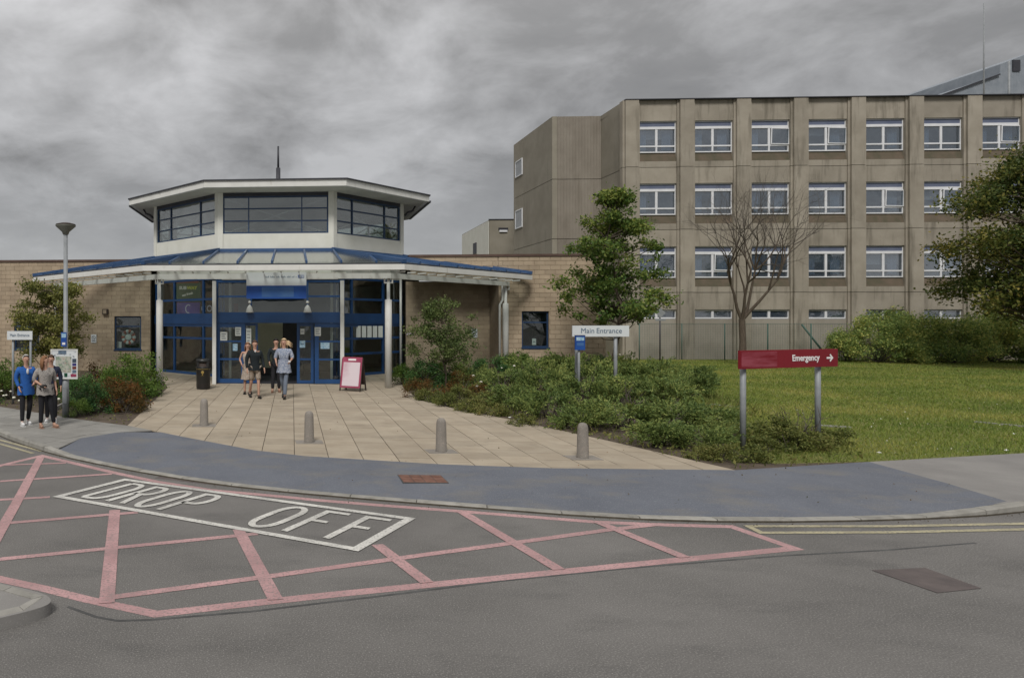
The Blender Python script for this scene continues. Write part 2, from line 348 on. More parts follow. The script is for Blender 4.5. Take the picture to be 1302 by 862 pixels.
        vs = [(q.x, q.y, z) for q in L_] + [(q.x, q.y, z) for q in R_]
        m = n if close else n - 1
        return s.add(vs, [(n + i, n + (i + 1) % n, (i + 1) % n, i) for i in range(m)], mi)
    def mesh(s, name, mats):
        me = bpy.data.meshes.new(name); me.from_pydata(s.v, [], s.f)
        for m in (mats if isinstance(mats, (list, tuple)) else [mats]): me.materials.append(m)
        me.polygons.foreach_set('material_index', s.mi); me.polygons.foreach_set('use_smooth', s.sm); me.update()
        return me
    def build(s, name, mats, parent=None, world=False, **k):
        return link(name, s.mesh(name, mats), parent, world, **k)
def link(name, me, parent=None, world=False, **k):
    o = bpy.data.objects.new(name, me); col.objects.link(o)
    if parent is not None:
        o.parent = parent
        if world: o.matrix_parent_inverse = (parent_matrix(parent)).inverted()
    return tag(o, **k)
def parent_matrix(p):
    m = Matrix.LocRotScale(p.location, p.rotation_euler, p.scale)
    return (parent_matrix(p.parent) @ p.matrix_parent_inverse @ m) if p.parent else m
def tag(o, label=None, cat=None, group=None, kind=None):
    if label: o['label'] = label
    if cat: o['category'] = cat
    if group: o['group'] = group
    if kind: o['kind'] = kind
    return o
def thing(name, loc=(0, 0, 0), rz=0.0, label=None, cat=None, group=None):
    o = bpy.data.objects.new(name, None); col.objects.link(o); o.empty_display_size = .3
    o.location = loc; o.rotation_euler = (0, 0, rz); return tag(o, label, cat, group)
def copy_tree(o, parent=None):
    c = o.copy(); col.objects.link(c); c.parent = parent
    for ch in list(o.children): copy_tree(ch, c)
    return c
def piece(name, me, parent, loc=(0, 0, 0), rz=0.0, mi=None):
    o = bpy.data.objects.new(name, me); col.objects.link(o); o.parent = parent; o.location = loc; o.rotation_euler = (0, 0, rz); return o
def set_rnd(me, vals):
    a = me.attributes.new('rnd', 'FLOAT', 'FACE'); a.data.foreach_set('value', np.asarray(vals, dtype=np.float32))
def nomesh(name, verts, faces, mats, rnd=None):
    """fast mesh from numpy arrays of equal-sized faces"""
    me = bpy.data.meshes.new(name); verts = np.asarray(verts, dtype=np.float32); faces = np.asarray(faces, dtype=np.int32); k = faces.shape[1]
    me.vertices.add(len(verts)); me.vertices.foreach_set('co', verts.ravel())
    me.loops.add(faces.size); me.loops.foreach_set('vertex_index', faces.ravel())
    me.polygons.add(len(faces)); me.polygons.foreach_set('loop_start', np.arange(0, faces.size, k, dtype=np.int32))
    me.polygons.foreach_set('loop_total', np.full(len(faces), k, dtype=np.int32))
    for m in (mats if isinstance(mats, (list, tuple)) else [mats]): me.materials.append(m)
    me.update(calc_edges=True)
    if rnd is not None: set_rnd(me, rnd)
    return me
def text_mesh(s, size, mat_, bold=0.0, align='CENTER', depth=0.002, shear=0.0, sx=1.0):
    cu = bpy.data.curves.new('lettering', 'FONT'); cu.body = s; cu.size = size; cu.align_x = align; cu.align_y = 'CENTER'
    cu.offset = bold; cu.extrude = depth; cu.shear = shear; cu.resolution_u = 3
    o = bpy.data.objects.new('lettering', cu); col.objects.link(o)
    dg = bpy.context.evaluated_depsgraph_get(); me = bpy.data.meshes.new_from_object(o.evaluated_get(dg))
    bpy.data.objects.remove(o); me.materials.clear(); me.materials.append(mat_)
    me.transform(Matrix.Rotation(R(90), 4, 'X') @ Matrix.Diagonal((sx, 1, 1, 1)))
    return me
def GP(u, v, z=0.10):
    y = (CAMZ - z) * F / (v - VH); return ((u - CX) / F * y, y)
def GR(u, v): return GP(u, v, 0.0)
def WP(u, v, y): return ((u - CX) / F * y, y, CAMZ + (VH - v) / F * y)
def area(p): return .5 * sum(p[i][0] * p[(i + 1) % len(p)][1] - p[(i + 1) % len(p)][0] * p[i][1] for i in range(len(p)))
def clip(subj, cell):
    out = list(subj); n = len(cell)
    for i in range(n):
        a, b = cell[i], cell[(i + 1) % n]; inp = out; out = []
        if not inp: return []
        side = lambda p: (b[0] - a[0]) * (p[1] - a[1]) - (b[1] - a[1]) * (p[0] - a[0])
        for j in range(len(inp)):
            p, q = inp[j - 1], inp[j]; sp_, sq = side(p), side(q)
            if sq >= 0:
                if sp_ < 0: t = sp_ / (sp_ - sq); out.append((p[0] + (q[0] - p[0]) * t, p[1] + (q[1] - p[1]) * t))
                out.append(q)
            elif sp_ >= 0: t = sp_ / (sp_ - sq); out.append((p[0] + (q[0] - p[0]) * t, p[1] + (q[1] - p[1]) * t))
    res = []
    for p in out:
        if not res or (abs(p[0] - res[-1][0]) + abs(p[1] - res[-1][1])) > 1e-4: res.append(p)
    if len(res) > 2 and (abs(res[0][0] - res[-1][0]) + abs(res[0][1] - res[-1][1])) < 1e-4: res.pop()
    return res
def inside(p, poly):
    c = False; x, y = p
    for i in range(len(poly)):
        (x1, y1), (x2, y2) = poly[i - 1], poly[i]
        if (y1 > y) != (y2 > y) and x < (x2 - x1) * (y - y1) / (y2 - y1) + x1: c = not c
    return c
def arclen(P): 
    d = [0]
    for i in range(1, len(P)): d.append(d[-1] + math.dist(P[i], P[i - 1]))
    return d
def at(P, D, s):
    for i in range(1, len(P)):
        if s <= D[i] or i == len(P) - 1:
            t = (s - D[i - 1]) / max(1e-9, D[i] - D[i - 1]); return (P[i - 1][0] + (P[i][0] - P[i - 1][0]) * t, P[i - 1][1] + (P[i][1] - P[i - 1][1]) * t)

# ------------------------------------------------------------------ ground, road, kerb
def sheet(name, poly, z, m, z0=None, **k):
    if area(poly) < 0: poly = poly[::-1]
    b = MB()
    if z0 is None: b.add([(x, y, z) for x, y in poly], [tuple(range(len(poly)))])
    else: b.prism(poly, z0, z)
    return b.build(name, m, kind='structure', **k)
sheet('ground', [(-900, -300), (900, -300), (900, 1500), (-900, 1500)], -0.06, M['ground'])
sheet('road', [(-90, -40), (90, -40), (90, 60), (-90, 60)], 0.0, M['asphalt'])

kerb_px = [(0, 556), (64, 578), (129, 592), (215, 608), (322, 623), (494, 638), (560, 643), (760, 659), (913, 665), (1073, 664), (1224, 659), (1302, 652)]
KO = [(-40, 75), (-20, 40), (-12, 26.5), (-8.6, 20.5), (-6.8, 17.2)] + [GR(*p) for p in kerb_px] + [(12.6, 9.75), (16, 11.2), (22, 14.2), (32, 20), (60, 38), (85, 55)]
def smooth_line(P, n=3):
    for _ in range(n):
        Q = [P[0]]
        for a, b in zip(P, P[1:]): Q += [(a[0] * .75 + b[0] * .25, a[1] * .75 + b[1] * .25), (a[0] * .25 + b[0] * .75, a[1] * .25 + b[1] * .75)]
        P = Q + [P[-1]]
    return P
KO = smooth_line(KO, 3); KD = arclen(KO)
def offset_line(P, d):
    out = []
    for i, p in enumerate(P):
        a = P[max(i - 1, 0)]; b = P[min(i + 1, len(P) - 1)]; l = math.dist(a, b); out.append((p[0] - (b[1] - a[1]) / l * d, p[1] + (b[0] - a[0]) / l * d))
    return out
KW = .13
KI = offset_line(KO, KW)
def ss(a, b, x): t = min(1, max(0, (x - a) / (b - a))); return t * t * (3 - 2 * t)
def kerb_h(x): return .105 - .070 * ss(-3.9, -2.9, x) + .070 * ss(8.9, 10.0, x)
# kerb: bedding strip and one stone after another
kb = MB()
for i in range(len(KO) - 1):
    if KO[i][1] > 30: continue
    kb.add([(*KO[i], -.01), (*KO[i + 1], -.01), (*KI[i + 1], -.01), (*KI[i], -.01), (*KO[i], .02), (*KO[i + 1], .02), (*KI[i + 1], .02), (*KI[i], .02)],
           [(4, 5, 6, 7), (0, 1, 5, 4), (2, 3, 7, 6)])
kerb = kb.build('kerb', M['joint'], kind='structure')
s = 3.0
while s < KD[-1] - 4:
    L_ = .915; a = at(KO, KD, s + .006); b_ = at(KO, KD, s + L_ - .006); mid = ((a[0] + b_[0]) / 2, (a[1] + b_[1]) / 2)
    far = math.hypot(*mid)
    d = math.dist(a, b_); ux, uy = (b_[0] - a[0]) / d, (b_[1] - a[1]) / d; nx, ny = -uy, ux
    ha, hb = kerb_h(a[0]), kerb_h(b_[0]); j = random.uniform(-.003, .003)
    if far < 34:
        w = KW
        v = []
        for (p, h) in ((a, ha + j), (b_, hb + j)):
            v += [(p[0], p[1], -.02), (p[0] + .006 * nx, p[1] + .006 * ny, h - .015), (p[0] + .02 * nx, p[1] + .02 * ny, h), (p[0] + w * nx, p[1] + w * ny, h), (p[0] + w * nx, p[1] + w * ny, -.02)]
        MB().add(v, [(0, 5, 6, 1), (1, 6, 7, 2), (2, 7, 8, 3), (3, 8, 9, 4), (0, 1, 2, 3, 4), (9, 8, 7, 6, 5)]).build('kerb_stone', M['kerb'], kerb)
    s += L_
# soil under everything behind the kerb
far_back = [(90, 260), (-60, 260)]
sheet('soil', KI + far_back, 0.072, M['soil']) if False else None
SB = [p for p in KI]
sheet('soil', [(x, y) for x, y in SB] + far_back, 0.024, M['soil'])

# outline points behind the kerb
BL = [GP(*p) for p in ((64, 571), (103, 557), (150, 549.5), (193, 547), (232, 555), (322, 572), (387, 579.5), (560, 590), (700, 595), (935, 597.5), (1105, 587), (1200, 613), (1280, 637), (1296, 646))]
BED_R = [GP(*p) for p in ((935, 597.5), (850, 578), (768, 559), (699, 544), (647, 533), (577, 519), (535, 509), (513, 494), (508, 478))]
# blue-grey crossing sheet between dropped kerb and paving
iA = min(range(len(KI)), key=lambda i: math.dist(KI[i], BL[0])); iB = min(range(len(KI)), key=lambda i: math.dist(KI[i], BL[-1]))
BL[0] = KI[iA]; BL[-1] = KI[iB]
blue = KI[iA:iB] + BL[::-1][:-1]
if area(blue) < 0: blue = blue[::-1]
def dkerb(x, y): return min(math.hypot(x - p[0], y - p[1]) for p in KI[iA - 4:iB + 5])
b = MB(); G_ = .22
for i in range(int(-5 / G_), int(12 / G_)):
    for j in range(int(8 / G_), int(15 / G_)):
        c = clip(blue, [(i * G_, j * G_), ((i + 1) * G_, j * G_), ((i + 1) * G_, (j + 1) * G_), (i * G_, (j + 1) * G_)])
        if len(c) < 3: continue
        vs = []
        for x, y in c:
            t = ss(0, .9, dkerb(x, y) - .02); vs.append((x, y, (kerb_h(x) - .006) * (1 - t) + .100 * t))
        b.add(vs, [tuple(range(len(vs)))], 0, True)
b.build('footway', M['blue_asphalt'], kind='structure')
# left footway of grey flags, right footway of plain grey surfacing
LEFTP = [GP(*p) for p in ((162, 541), (100, 533), (0, 517), (-60, 508))] + [(-11.5, 25.5), (-18, 40), (-37, 74)]
kl = KI[:iA]
left_poly = kl + [BL[0], BL[1], BL[2], BL[3]] + LEFTP
if area(left_poly) < 0: left_poly = left_poly[::-1]
lp = sheet('pavement', left_poly, 0.086, M['joint'])
def slabs(poly, parent, m, org, ang, w, d, zt, name, gap=.004, stag=True, limit=300, th=.02, jit=.0012):
    ca, sa = math.cos(ang), math.sin(ang); xs_ = [p[0] for p in poly]; ys_ = [p[1] for p in poly]
    if area(poly) < 0: poly = poly[::-1]
    items = []
    n = int(60 / min(w, d))
    for i in range(-n, n):
        for j in range(-n, n):
            o = .5 * d if (stag and i % 2) else 0
            x0, x1, y0, y1 = i * w + gap, (i + 1) * w - gap, j * d + gap + o, (j + 1) * d - gap + o
            cell = [(org[0] + x * ca - y * sa, org[1] + x * sa + y * ca) for x, y in ((x0, y0), (x1, y0), (x1, y1), (x0, y1))]
            if max(c[0] for c in cell) < min(xs_) or min(c[0] for c in cell) > max(xs_) or max(c[1] for c in cell) < min(ys_) or min(c[1] for c in cell) > max(ys_): continue
            if max(c[1] for c in cell) > 34: continue
            c = clip(poly, cell)
            if len(c) < 3 or abs(area(c)) < .003: continue
            cx = sum(p[0] for p in c) / len(c); cy = sum(p[1] for p in c) / len(c)
            items.append((abs(area(c)) / (cx * cx + cy * cy) ** 1.5, c, (cx, cy)))
    items.sort(key=lambda t: -t[0])
    rest = MB(); rv = []
    for k, (_, c, ce) in enumerate(items):
        tx, ty = random.gauss(0, jit), random.gauss(0, jit); dz = random.gauss(0, jit)
        vs = [(x, y, zt - th) for x, y in c] + [(x, y, zt + dz + (x - ce[0]) * tx + (y - ce[1]) * ty) for x, y in c]; n_ = len(c)
        fs = [tuple(range(n_, 2 * n_))] + [(q, (q + 1) % n_, n_ + (q + 1) % n_, n_ + q) for q in range(n_)]
        if k < limit: MB().add(vs, fs).build(name, m, parent)
        else: rest.add(vs, fs); r = random.random(); rv += [r] * len(fs)
    if rest.f:
        o = rest.build(name + 's', m, parent, kind='stuff'); set_rnd(o.data, rv)
    return len(items)
n1_ = slabs(left_poly, lp, M['flag'], GP(0, 540), R(-31), .9, .6, .100, 'flagstone', .004)
# buff paved forecourt
plaza = BL[3:10] + BED_R[1:] + [(5.6, 40), (-4.6, 40)] + [GP(*p) for p in ((205, 478), (213, 493), (162, 541))]
if area(plaza) < 0: plaza = plaza[::-1]
pz = sheet('forecourt', plaza, 0.086, M['joint'])
n2_ = slabs(plaza, pz, M['slab'], GP(374, 555), R(-4), .6, .6, .100, 'paving_slab', .0065)
print('slabs', n1_, n2_)
RP = [BL[10]] + [GP(1302, 576), GP(1420, 568)] + [(26, 19), (36, 26), (62, 43), (86, 60)]
kr = KI[iB + 1:]
right_poly = [BL[13], BL[12], BL[11]] + RP + kr[::-1]
sheet('pavement', right_poly, 0.100, M['pave'], z0=.03)
# lawn
lawn = [GP(*p) for p in ((985, 589), (1105, 586.5), (1302, 575.5), (1420, 567.5))] + [(26, 19.1), (36, 26.1), (62, 43.2), (90, 64), (90, 120), (10, 120), (16.0, 34), (16.4, 28), GP(800, 500), GP(900, 540), GP(935, 575)]
sheet('lawn', lawn, 0.094, M['grass_base'], z0=.03)
# planting beds, gently mounded
bedR = [GP(*p) for p in ((507, 476), (513, 494.5), (535, 510), (577, 520), (647, 534), (699, 545), (768, 560), (850, 579), (932, 598), (1000, 593), (1106, 587), (1060, 560), (960, 520), (900, 500), (800, 487))] + [(16.2, 29.5), (9, 30.5), (6.2, 32)]
bedL = [GP(*p) for p in ((161.5, 541.5), (100, 533.5), (0, 517.5), (-60, 508.5))] + [(-11.3, 25.5), (-16, 33), (-5, 33), GP(204, 478), GP(212, 493)]
sheet('flower_bed', bedR, 0.092, M['soil'], z0=.03)
sheet('flower_bed', bedL, 0.092, M['soil'], z0=.03)
# edging slabs let into the lawn, timber edge in the left bed
def edging(pts, w, z0, z1, m, name, label, cat, group=None):
    b = MB(); 
    for p, q in zip(pts, pts[1:]):
        d = math.dist(p, q); nx, ny = -(q[1] - p[1]) / d * w / 2, (q[0] - p[0]) / d * w / 2
        b.prism([(p[0] + nx, p[1] + ny), (p[0] - nx, p[1] - ny), (q[0] - nx, q[1] - ny), (q[0] + nx, q[1] + ny)][::1], z0, z1)
    return b.build(name, m, label=label, cat=cat, group=group)
edging([GP(903, 514), GP(948, 519.5)], .22, .05, .118, M['pave'], 'concrete_edging', 'short pale concrete strip in the grass behind the left post of the red sign', 'edging')
edging([GP(1038, 541), GP(1082, 543.5)], .22, .05, .118, M['pave'], 'concrete_edging', 'short pale concrete strip in the grass behind the right post of the red sign', 'edging')
edging([GP(1240, 536.5), GP(1330, 545)], .16, .05, .118, M['pave'], 'concrete_edging', 'pale concrete strip crossing the lawn at the right edge', 'edging')
edging([GP(70, 522), GP(104, 504), GP(60, 497)], .06, .05, .20, M['pave'], 'timber_edging', 'low pale edging board round the bed behind the lamp post', 'edging')

# ------------------------------------------------------------------ traffic island, bottom left
isl = [GP(*p) for p in ((-70, 725), (0, 741), (35, 749), (56, 755), (64, 760), (65, 766), (55.7, 771), (36, 777), (0, 785.6), (-120, 812))] + [(-5, 4.6), (-6, 6.4)]
isl = isl[::-1] if area(isl) < 0 else isl
io = isl
isl_s = smooth_line(isl + [isl[0]], 2)[:-1]; isl_s = isl_s[1:]
io = isl_s
cxy = (sum(p[0] for p in io) / len(io), sum(p[1] for p in io) / len(io))
inner = io
island = MB().prism(inner, -.02, .102).build('traffic_island', M['pave'], kind='structure')
C2 = io + [io[0]]; D2 = arclen(C2); s = 0
while s < D2[-1] - .2:
    L_ = .42; a = at(C2, D2, s + .004); b_ = at(C2, D2, min(s + L_ - .004, D2[-1])); d = math.dist(a, b_)
    v = []
    for p, s_ in ((a, s), (b_, min(s + L_, D2[-1]))):
        g0, g1 = at(C2, D2, max(0, s_ - .18)), at(C2, D2, min(D2[-1], s_ + .18)); gd = math.dist(g0, g1) or 1; nx, ny = -(g1[1] - g0[1]) / gd, (g1[0] - g0[0]) / gd
        v += [(p[0], p[1], -.02), (p[0] + .01 * nx, p[1] + .01 * ny, .085), (p[0] + .035 * nx, p[1] + .035 * ny, .108), (p[0] + (KW) * nx, p[1] + (KW) * ny, .108), (p[0] + KW * nx, p[1] + KW * ny, -.02)]
    MB().add(v, [(0, 5, 6, 1), (1, 6, 7, 2), (2, 7, 8, 3), (3, 8, 9, 4), (0, 1, 2, 3, 4), (9, 8, 7, 6, 5)]).build('kerb_stone', M['kerb'], island)
    s += L_

# ------------------------------------------------------------------ road markings (thin paint sheets)
def paintline(lines, w, z, name, m):
    b = MB()
    for L_ in lines: b.strip([GR(*p) for p in L_], w, z)
    return b.build(name, m, kind='structure')
paintline([[(-70, 616), (0, 592), (53, 579.3), (150, 602), (200, 612.5), (267, 623), (366, 632), (400, 635.5), (480, 642), (586, 650), (760, 663.7), (833, 666.8), (930, 669.4), (1010, 697), (560, 742), (430, 755), (300, 769), (198, 780.5), (111, 762), (60, 749), (0, 736), (-60, 722)]], .13, .002, 'road_marking', M['pink'])
paintline([[(0, 612), (142, 602.6)], [(2, 591.4), (84, 588.7)], [(-80, 641), (0, 635.5), (63.5, 632)], [(-60, 671), (0, 665.8), (175, 651.4)], [(-60, 717), (0, 711), (327, 678.5)],
           [(145, 759), (340, 733), (560, 702.6), (648, 691), (771, 674), (833, 667)]], .105, .0045, 'road_marking', M['pink'])
paintline([[(52, 581), (20, 641), (0, 676), (-50, 765)], [(146, 648.6), (135.7, 767)], [(303, 673.5), (350.5, 762.7)], [(479.6, 692.6), (543, 741)], [(585.6, 650), (711, 724.5)], [(760, 663.7), (871, 709)]],
          .14, .007, 'road_marking', M['pink'])
paintline([[(-80, 547), (0, 564.5), (42, 576.5)], [(-80, 543), (0, 559.5), (53, 574)], [(949, 668), (968, 677.5), (1130, 677), (1302, 673.3), (1460, 662)], [(955, 669.2), (1130, 669.3), (1302, 666), (1460, 655)]],
          .085, .006, 'road_marking', M['yellow_paint'])
# box and lettering
bx = [GR(74, 631.7), GR(452.6, 698.8), GR(520.8, 660), GR(158.8, 610.3)]
b = MB(); b.strip(bx, .11, .010, close=True)
o0 = Vector(bx[0]); e1 = Vector(bx[1]) - o0; e2 = Vector(bx[3]) - o0; e3 = Vector(bx[2]) - Vector(bx[1])
def boxpt(u, v): # u along, v across the drop-off box
    p = o0 + e1 * u + (e2 * (1 - u) + e3 * u) * v; return (p.x, p.y)
def arc(cx, cy, rx, ry, a0, a1, n=9): return [(cx + rx * math.cos(R(a0 + (a1 - a0) * i / n)), cy + ry * math.sin(R(a0 + (a1 - a0) * i / n))) for i in range(n + 1)]
LET = {  # strokes in a 1 x 1 cell
    'D': [[(0, 0), (0, 1)], [(0, 1), (.45, 1)] + arc(.5, .68, .5, .32, 90, 0) + arc(.5, .32, .5, .32, 0, -90) + [(.45, 0), (0, 0)]],
    'R': [[(0, 0), (0, 1), (.5, 1)] + arc(.55, .77, .42, .23, 90, -90) + [(0, .54)], [(.42, .54), (1, 0)]],
    'O': [arc(.5, .68, .5, .32, 0, 180, 12) + arc(.5, .32, .5, .32, 180, 360, 12) + [(1, .68)]],
    'P': [[(0, 0), (0, 1), (.5, 1)] + arc(.55, .74, .42, .26, 90, -90) + [(0, .48)]],
    'F': [[(0, 0), (0, 1), (1, 1)], [(0, .56), (.8, .56)]],
}
cells = [('D', .065, .130), ('R', .166, .224), ('O', .262, .320), ('P', .362, .426), ('O', .655, .727), ('F', .778, .845), ('F', .898, .965)]
# measured in the photo: lower-left corners of the letters along the box
low = {0: (106, 629.8), 1: (146, 637.5), 2: (178, 642.2), 3: (206, 646.5), 4: (322, 663.5), 5: (360, 672.5), 6: (411, 682)}
for i, (ch, u0, u1) in enumerate(cells):
    for q_, st in enumerate(LET[ch]):
        pts = [boxpt(u0 + (u1 - u0) * x, .13 + .74 * y) for x, y in st]
        b.strip(pts, .09, .010 + .0009 * q_)
b.build('road_marking', M['white_paint'], kind='structure')
paintline([[(86, 771), (122, 784), (150, 789), (195, 787.5), (320, 777), (480, 758), (640, 738), (800, 722), (1000, 706), (1130, 699), (1240, 690)]], .035, .0015, 'road_seam', M['seam'])
paintline([[(200, 606.5), (300, 618), (400, 628.5), (560, 641.5)]], .16, .001, 'road_seam', M['patch'])
sheet('road_patch', [GR(*p) for p in ((1108, 725), (1176, 722), (1248, 748), (1192, 754))], .005, M['patch'])

# ------------------------------------------------------------------ entrance building (local frame: x right, y back)
TH = R(4); EC = (1.74, 35.0); ct, st_ = math.cos(TH), math.sin(TH)
def xu(u, y):                      # local x of the point seen at column u on the plane y
    t = (u - CX) / F; return (t * (EC[1] + y * ct) - EC[0] - y * st_) / (ct + t * st_)
def zv(v, x, y): return CAMZ + (VH - v) / F * (EC[1] - x * st_ + y * ct)
EB = thing('entrance_building', (EC[0], EC[1], 0), -TH, 'single storey buff block building with octagonal glazed tower and blue glass entrance', 'building')
def octa(s):
    a = s / 2 * (1 + 2 ** .5)
    return [(-s / 2, -a), (s / 2, -a), (a, -s / 2), (a, s / 2), (s / 2, a), (-s / 2, a), (-a, s / 2), (-a, -s / 2)]
def face(P, i):
    o = Vector(P[i]); q = Vector(P[(i + 1) % 8]); d = (q - o).normalized(); n = Vector((d.y, -d.x))
    def fr(x, y, z): p = o + d * x + n * y; return (p.x, p.y, z)     # y outward
    return fr, (q - o).length
TS = 4.84; T = octa(TS); ZB, ZW0, ZW1, ZT = 5.47, 6.17, 7.75, 7.93
# --- tower
def window_grid(fr, x0, x1, z0, z1, xs, zs, fw, depth, frame_mat, pane_mat, parent, name='window', yo=0.0, mull=None, world=False, extra=None):
    """frame mesh with pane children; xs, zs are inner divisions"""
    mull = mull or fw; b = MB()
    b.box(x0, x0 + fw, yo - depth, yo, z0, z1, fr=fr); b.box(x1 - fw, x1, yo - depth, yo, z0, z1, fr=fr)
    b.box(x0 + fw, x1 - fw, yo - depth, yo, z0, z0 + fw, fr=fr); b.box(x0 + fw, x1 - fw, yo - depth, yo, z1 - fw, z1, fr=fr)
    X = [x0 + fw] + list(xs) + [x1 - fw]; Z = [z0 + fw] + list(zs) + [z1 - fw]
    for x in xs: b.box(x - mull / 2, x + mull / 2, yo - depth, yo - .002, z0 + fw, z1 - fw, fr=fr)
    for i in range(len(X) - 1):
        a = X[i] + (mull / 2 if i else 0); c = X[i + 1] - (mull / 2 if i < len(X) - 2 else 0)
        for z in zs: b.box(a, c, yo - depth, yo - .004, z - mull / 2, z + mull / 2, fr=fr)
    w = b.build(name, frame_mat, parent)
    for i in range(len(X) - 1):
        a = X[i] + (mull / 2 if i else 0); c = X[i + 1] - (mull / 2 if i < len(X) - 2 else 0)
        for j in range(len(Z) - 1):
            e_ = Z[j] + (mull / 2 if j else 0); g = Z[j + 1] - (mull / 2 if j < len(Z) - 2 else 0)
            MB().box(a, c, yo - depth * .55 - .004, yo - depth * .55 + .004, e_, g, fr=fr).build('pane', pane_mat, w)
    return w
for i in range(8):
    fr, L_ = face(T, i)
    MB().box(.17, L_ - .17, -.15, 0, ZB, ZW0, fr=fr).build('apron_panel', M['cream'], EB)
    MB().box(.17, L_ - .17, -.15, -.01, ZW1 + .002, ZT - .03, fr=fr).build('head_panel', M['dark_trim'], EB)
    window_grid(fr, .20, L_ - .20, ZW0 + .002, ZW1, [.2 + (L_ - .4) * .245, .2 + (L_ - .4) * .75], [ZW0 + (ZW1 - ZW0) * q for q in (.34, .67)], .06, .09, M['navy_frame'], M['glass_tower'], EB, yo=-.03, mull=.05)
    # corner post wraps the corner
    fp, Lp = face(T, (i - 1) % 8)
    a = fp(Lp - .20, .035, 0)[:2]; c = fr(.20, .035, 0)[:2]; a2 = fp(Lp - .20, -.2, 0)[:2]; c2 = fr(.20, -.2, 0)[:2]
    k_ = Vector(T[i]).normalized(); cr = tuple(Vector(T[i]) + k_ * .038)
    MB().prism([a, cr, c, c2, a2], ZB - .04, ZT - .02).build('corner_post', M['cream'], EB)
    # inner bracing seen through the panes
    if i in (0, 1, 7, 3, 4, 5): MB().bar(fr(.3, -.5, ZW0 + .1), fr(L_ - .3, -.5, ZW1 - .05), .035).bar(fr(.3, -.56, ZW1 - .05), fr(L_ - .3, -.56, ZW0 + .1), .035).build('brace', M['white_metal'], EB)
ES = 5.76; EO = octa(ES); EI = octa(TS - .1)
b = MB()
for i in range(8):
    j = (i + 1) % 8
    b.add([(*EO[i], ZT + .02), (*EO[j], ZT + .02), (*EI[j], ZT - .03), (*EI[i], ZT - .03)], [(3, 2, 1, 0)])
b.build('eave_soffit', M['soffit'], EB)
E2 = octa(ES - .16); E3 = octa(ES + .05); E4 = octa(ES - .35)
for i in range(8):
    j = (i + 1) % 8; za, zb = ZT + .0, ZT + .26
    MB().add([(*EO[i], za), (*EO[j], za), (*EO[j], zb), (*EO[i], zb), (*E2[i], za + .01), (*E2[j], za + .01), (*E2[j], zb), (*E2[i], zb)],
             [(0, 1, 2, 3), (7, 6, 5, 4), (3, 2, 6, 7), (4, 5, 1, 0)]).build('fascia', M['white_metal'], EB)
    MB().add([(*E3[i], zb + .002), (*E3[j], zb + .002), (*E3[j], zb + .05), (*E3[i], zb + .05), (*E4[i], zb + .002), (*E4[j], zb + .002), (*E4[j], zb + .07), (*E4[i], zb + .07)],
             [(0, 1, 2, 3), (3, 2, 6, 7), (4, 5, 1, 0)]).build('roof_edge', M['dark_trim'], EB)
b = MB(); b.add([(*p, ZT + .33) for p in E4] + [(0, 0, ZT + .55)], [(i, (i + 1) % 8, 8) for i in range(8)]); b.build('roof', M['dark_trim'], EB)
for i in (2, 6):   # gutters on the returning eaves, each with its outlet
    fr, L_ = face(octa(ES + .02), i)
    g = MB().box(.05, L_ - .3, -.04, .07, ZT - .03, ZT + .05, fr=fr).build('gutter', M['dark_trim'], EB)
x_ = xu(515.5, -2.0); MB().tube([(6.55, -1.6, 7.95), (6.4, -1.75, 7.7), (6.15, -1.9, 7.6), (6.0, -1.9, 7.45)], .045).build('gutter_outlet', M['dark_trim'], EB)
MB().tube([(-6.55, -1.6, 7.95), (-6.4, -1.75, 7.7), (-6.15, -1.9, 7.6), (-6.0, -1.9, 7.45)], .045).build('gutter_outlet', M['dark_trim'], EB)
b = MB(); b.tube([(0, 0, ZT + .5), (0, 0, 10.2)], .11, 10).tube([(0, 0, 10.18), (0, 0, 11.3)], [.055, .045], 8); b.build('mast', M['dark_trim'], EB)
# floor and ceilings inside
MB().prism(octa(TS - .3), 5.30, 5.36).build('tower_floor', M['room'], EB) if False else None
b = MB(); b.box(-6.6, -6.5, -2.3, 6.5, .1, 5.2).box(6.5, 6.6, -2.3, 6.5, .1, 5.2).box(-6.5, 6.5, 4.0, 4.1, .1, 5.2); b.build('inner_wall', M['hall'], EB)
MB().prism(octa(TS - .35), ZT - .10, ZT - .06).build('tower_ceiling', M['soffit'], EB)
MB().box(-6.4, 6.4, -2.2, 4.0, .098, .104).build('inner_floor', M['joint'], EB)
# tower skirt below the apron, seen through the canopy glass
for i in range(8):
    fr, L_ = face(octa(TS - .1), i); MB().box(0.03, L_ - .03, -.1, 0, 4.36, ZB - .003, fr=fr).build('skirt_panel', M['cream'] if i in (0, 1, 7) else M['mortar'], EB)

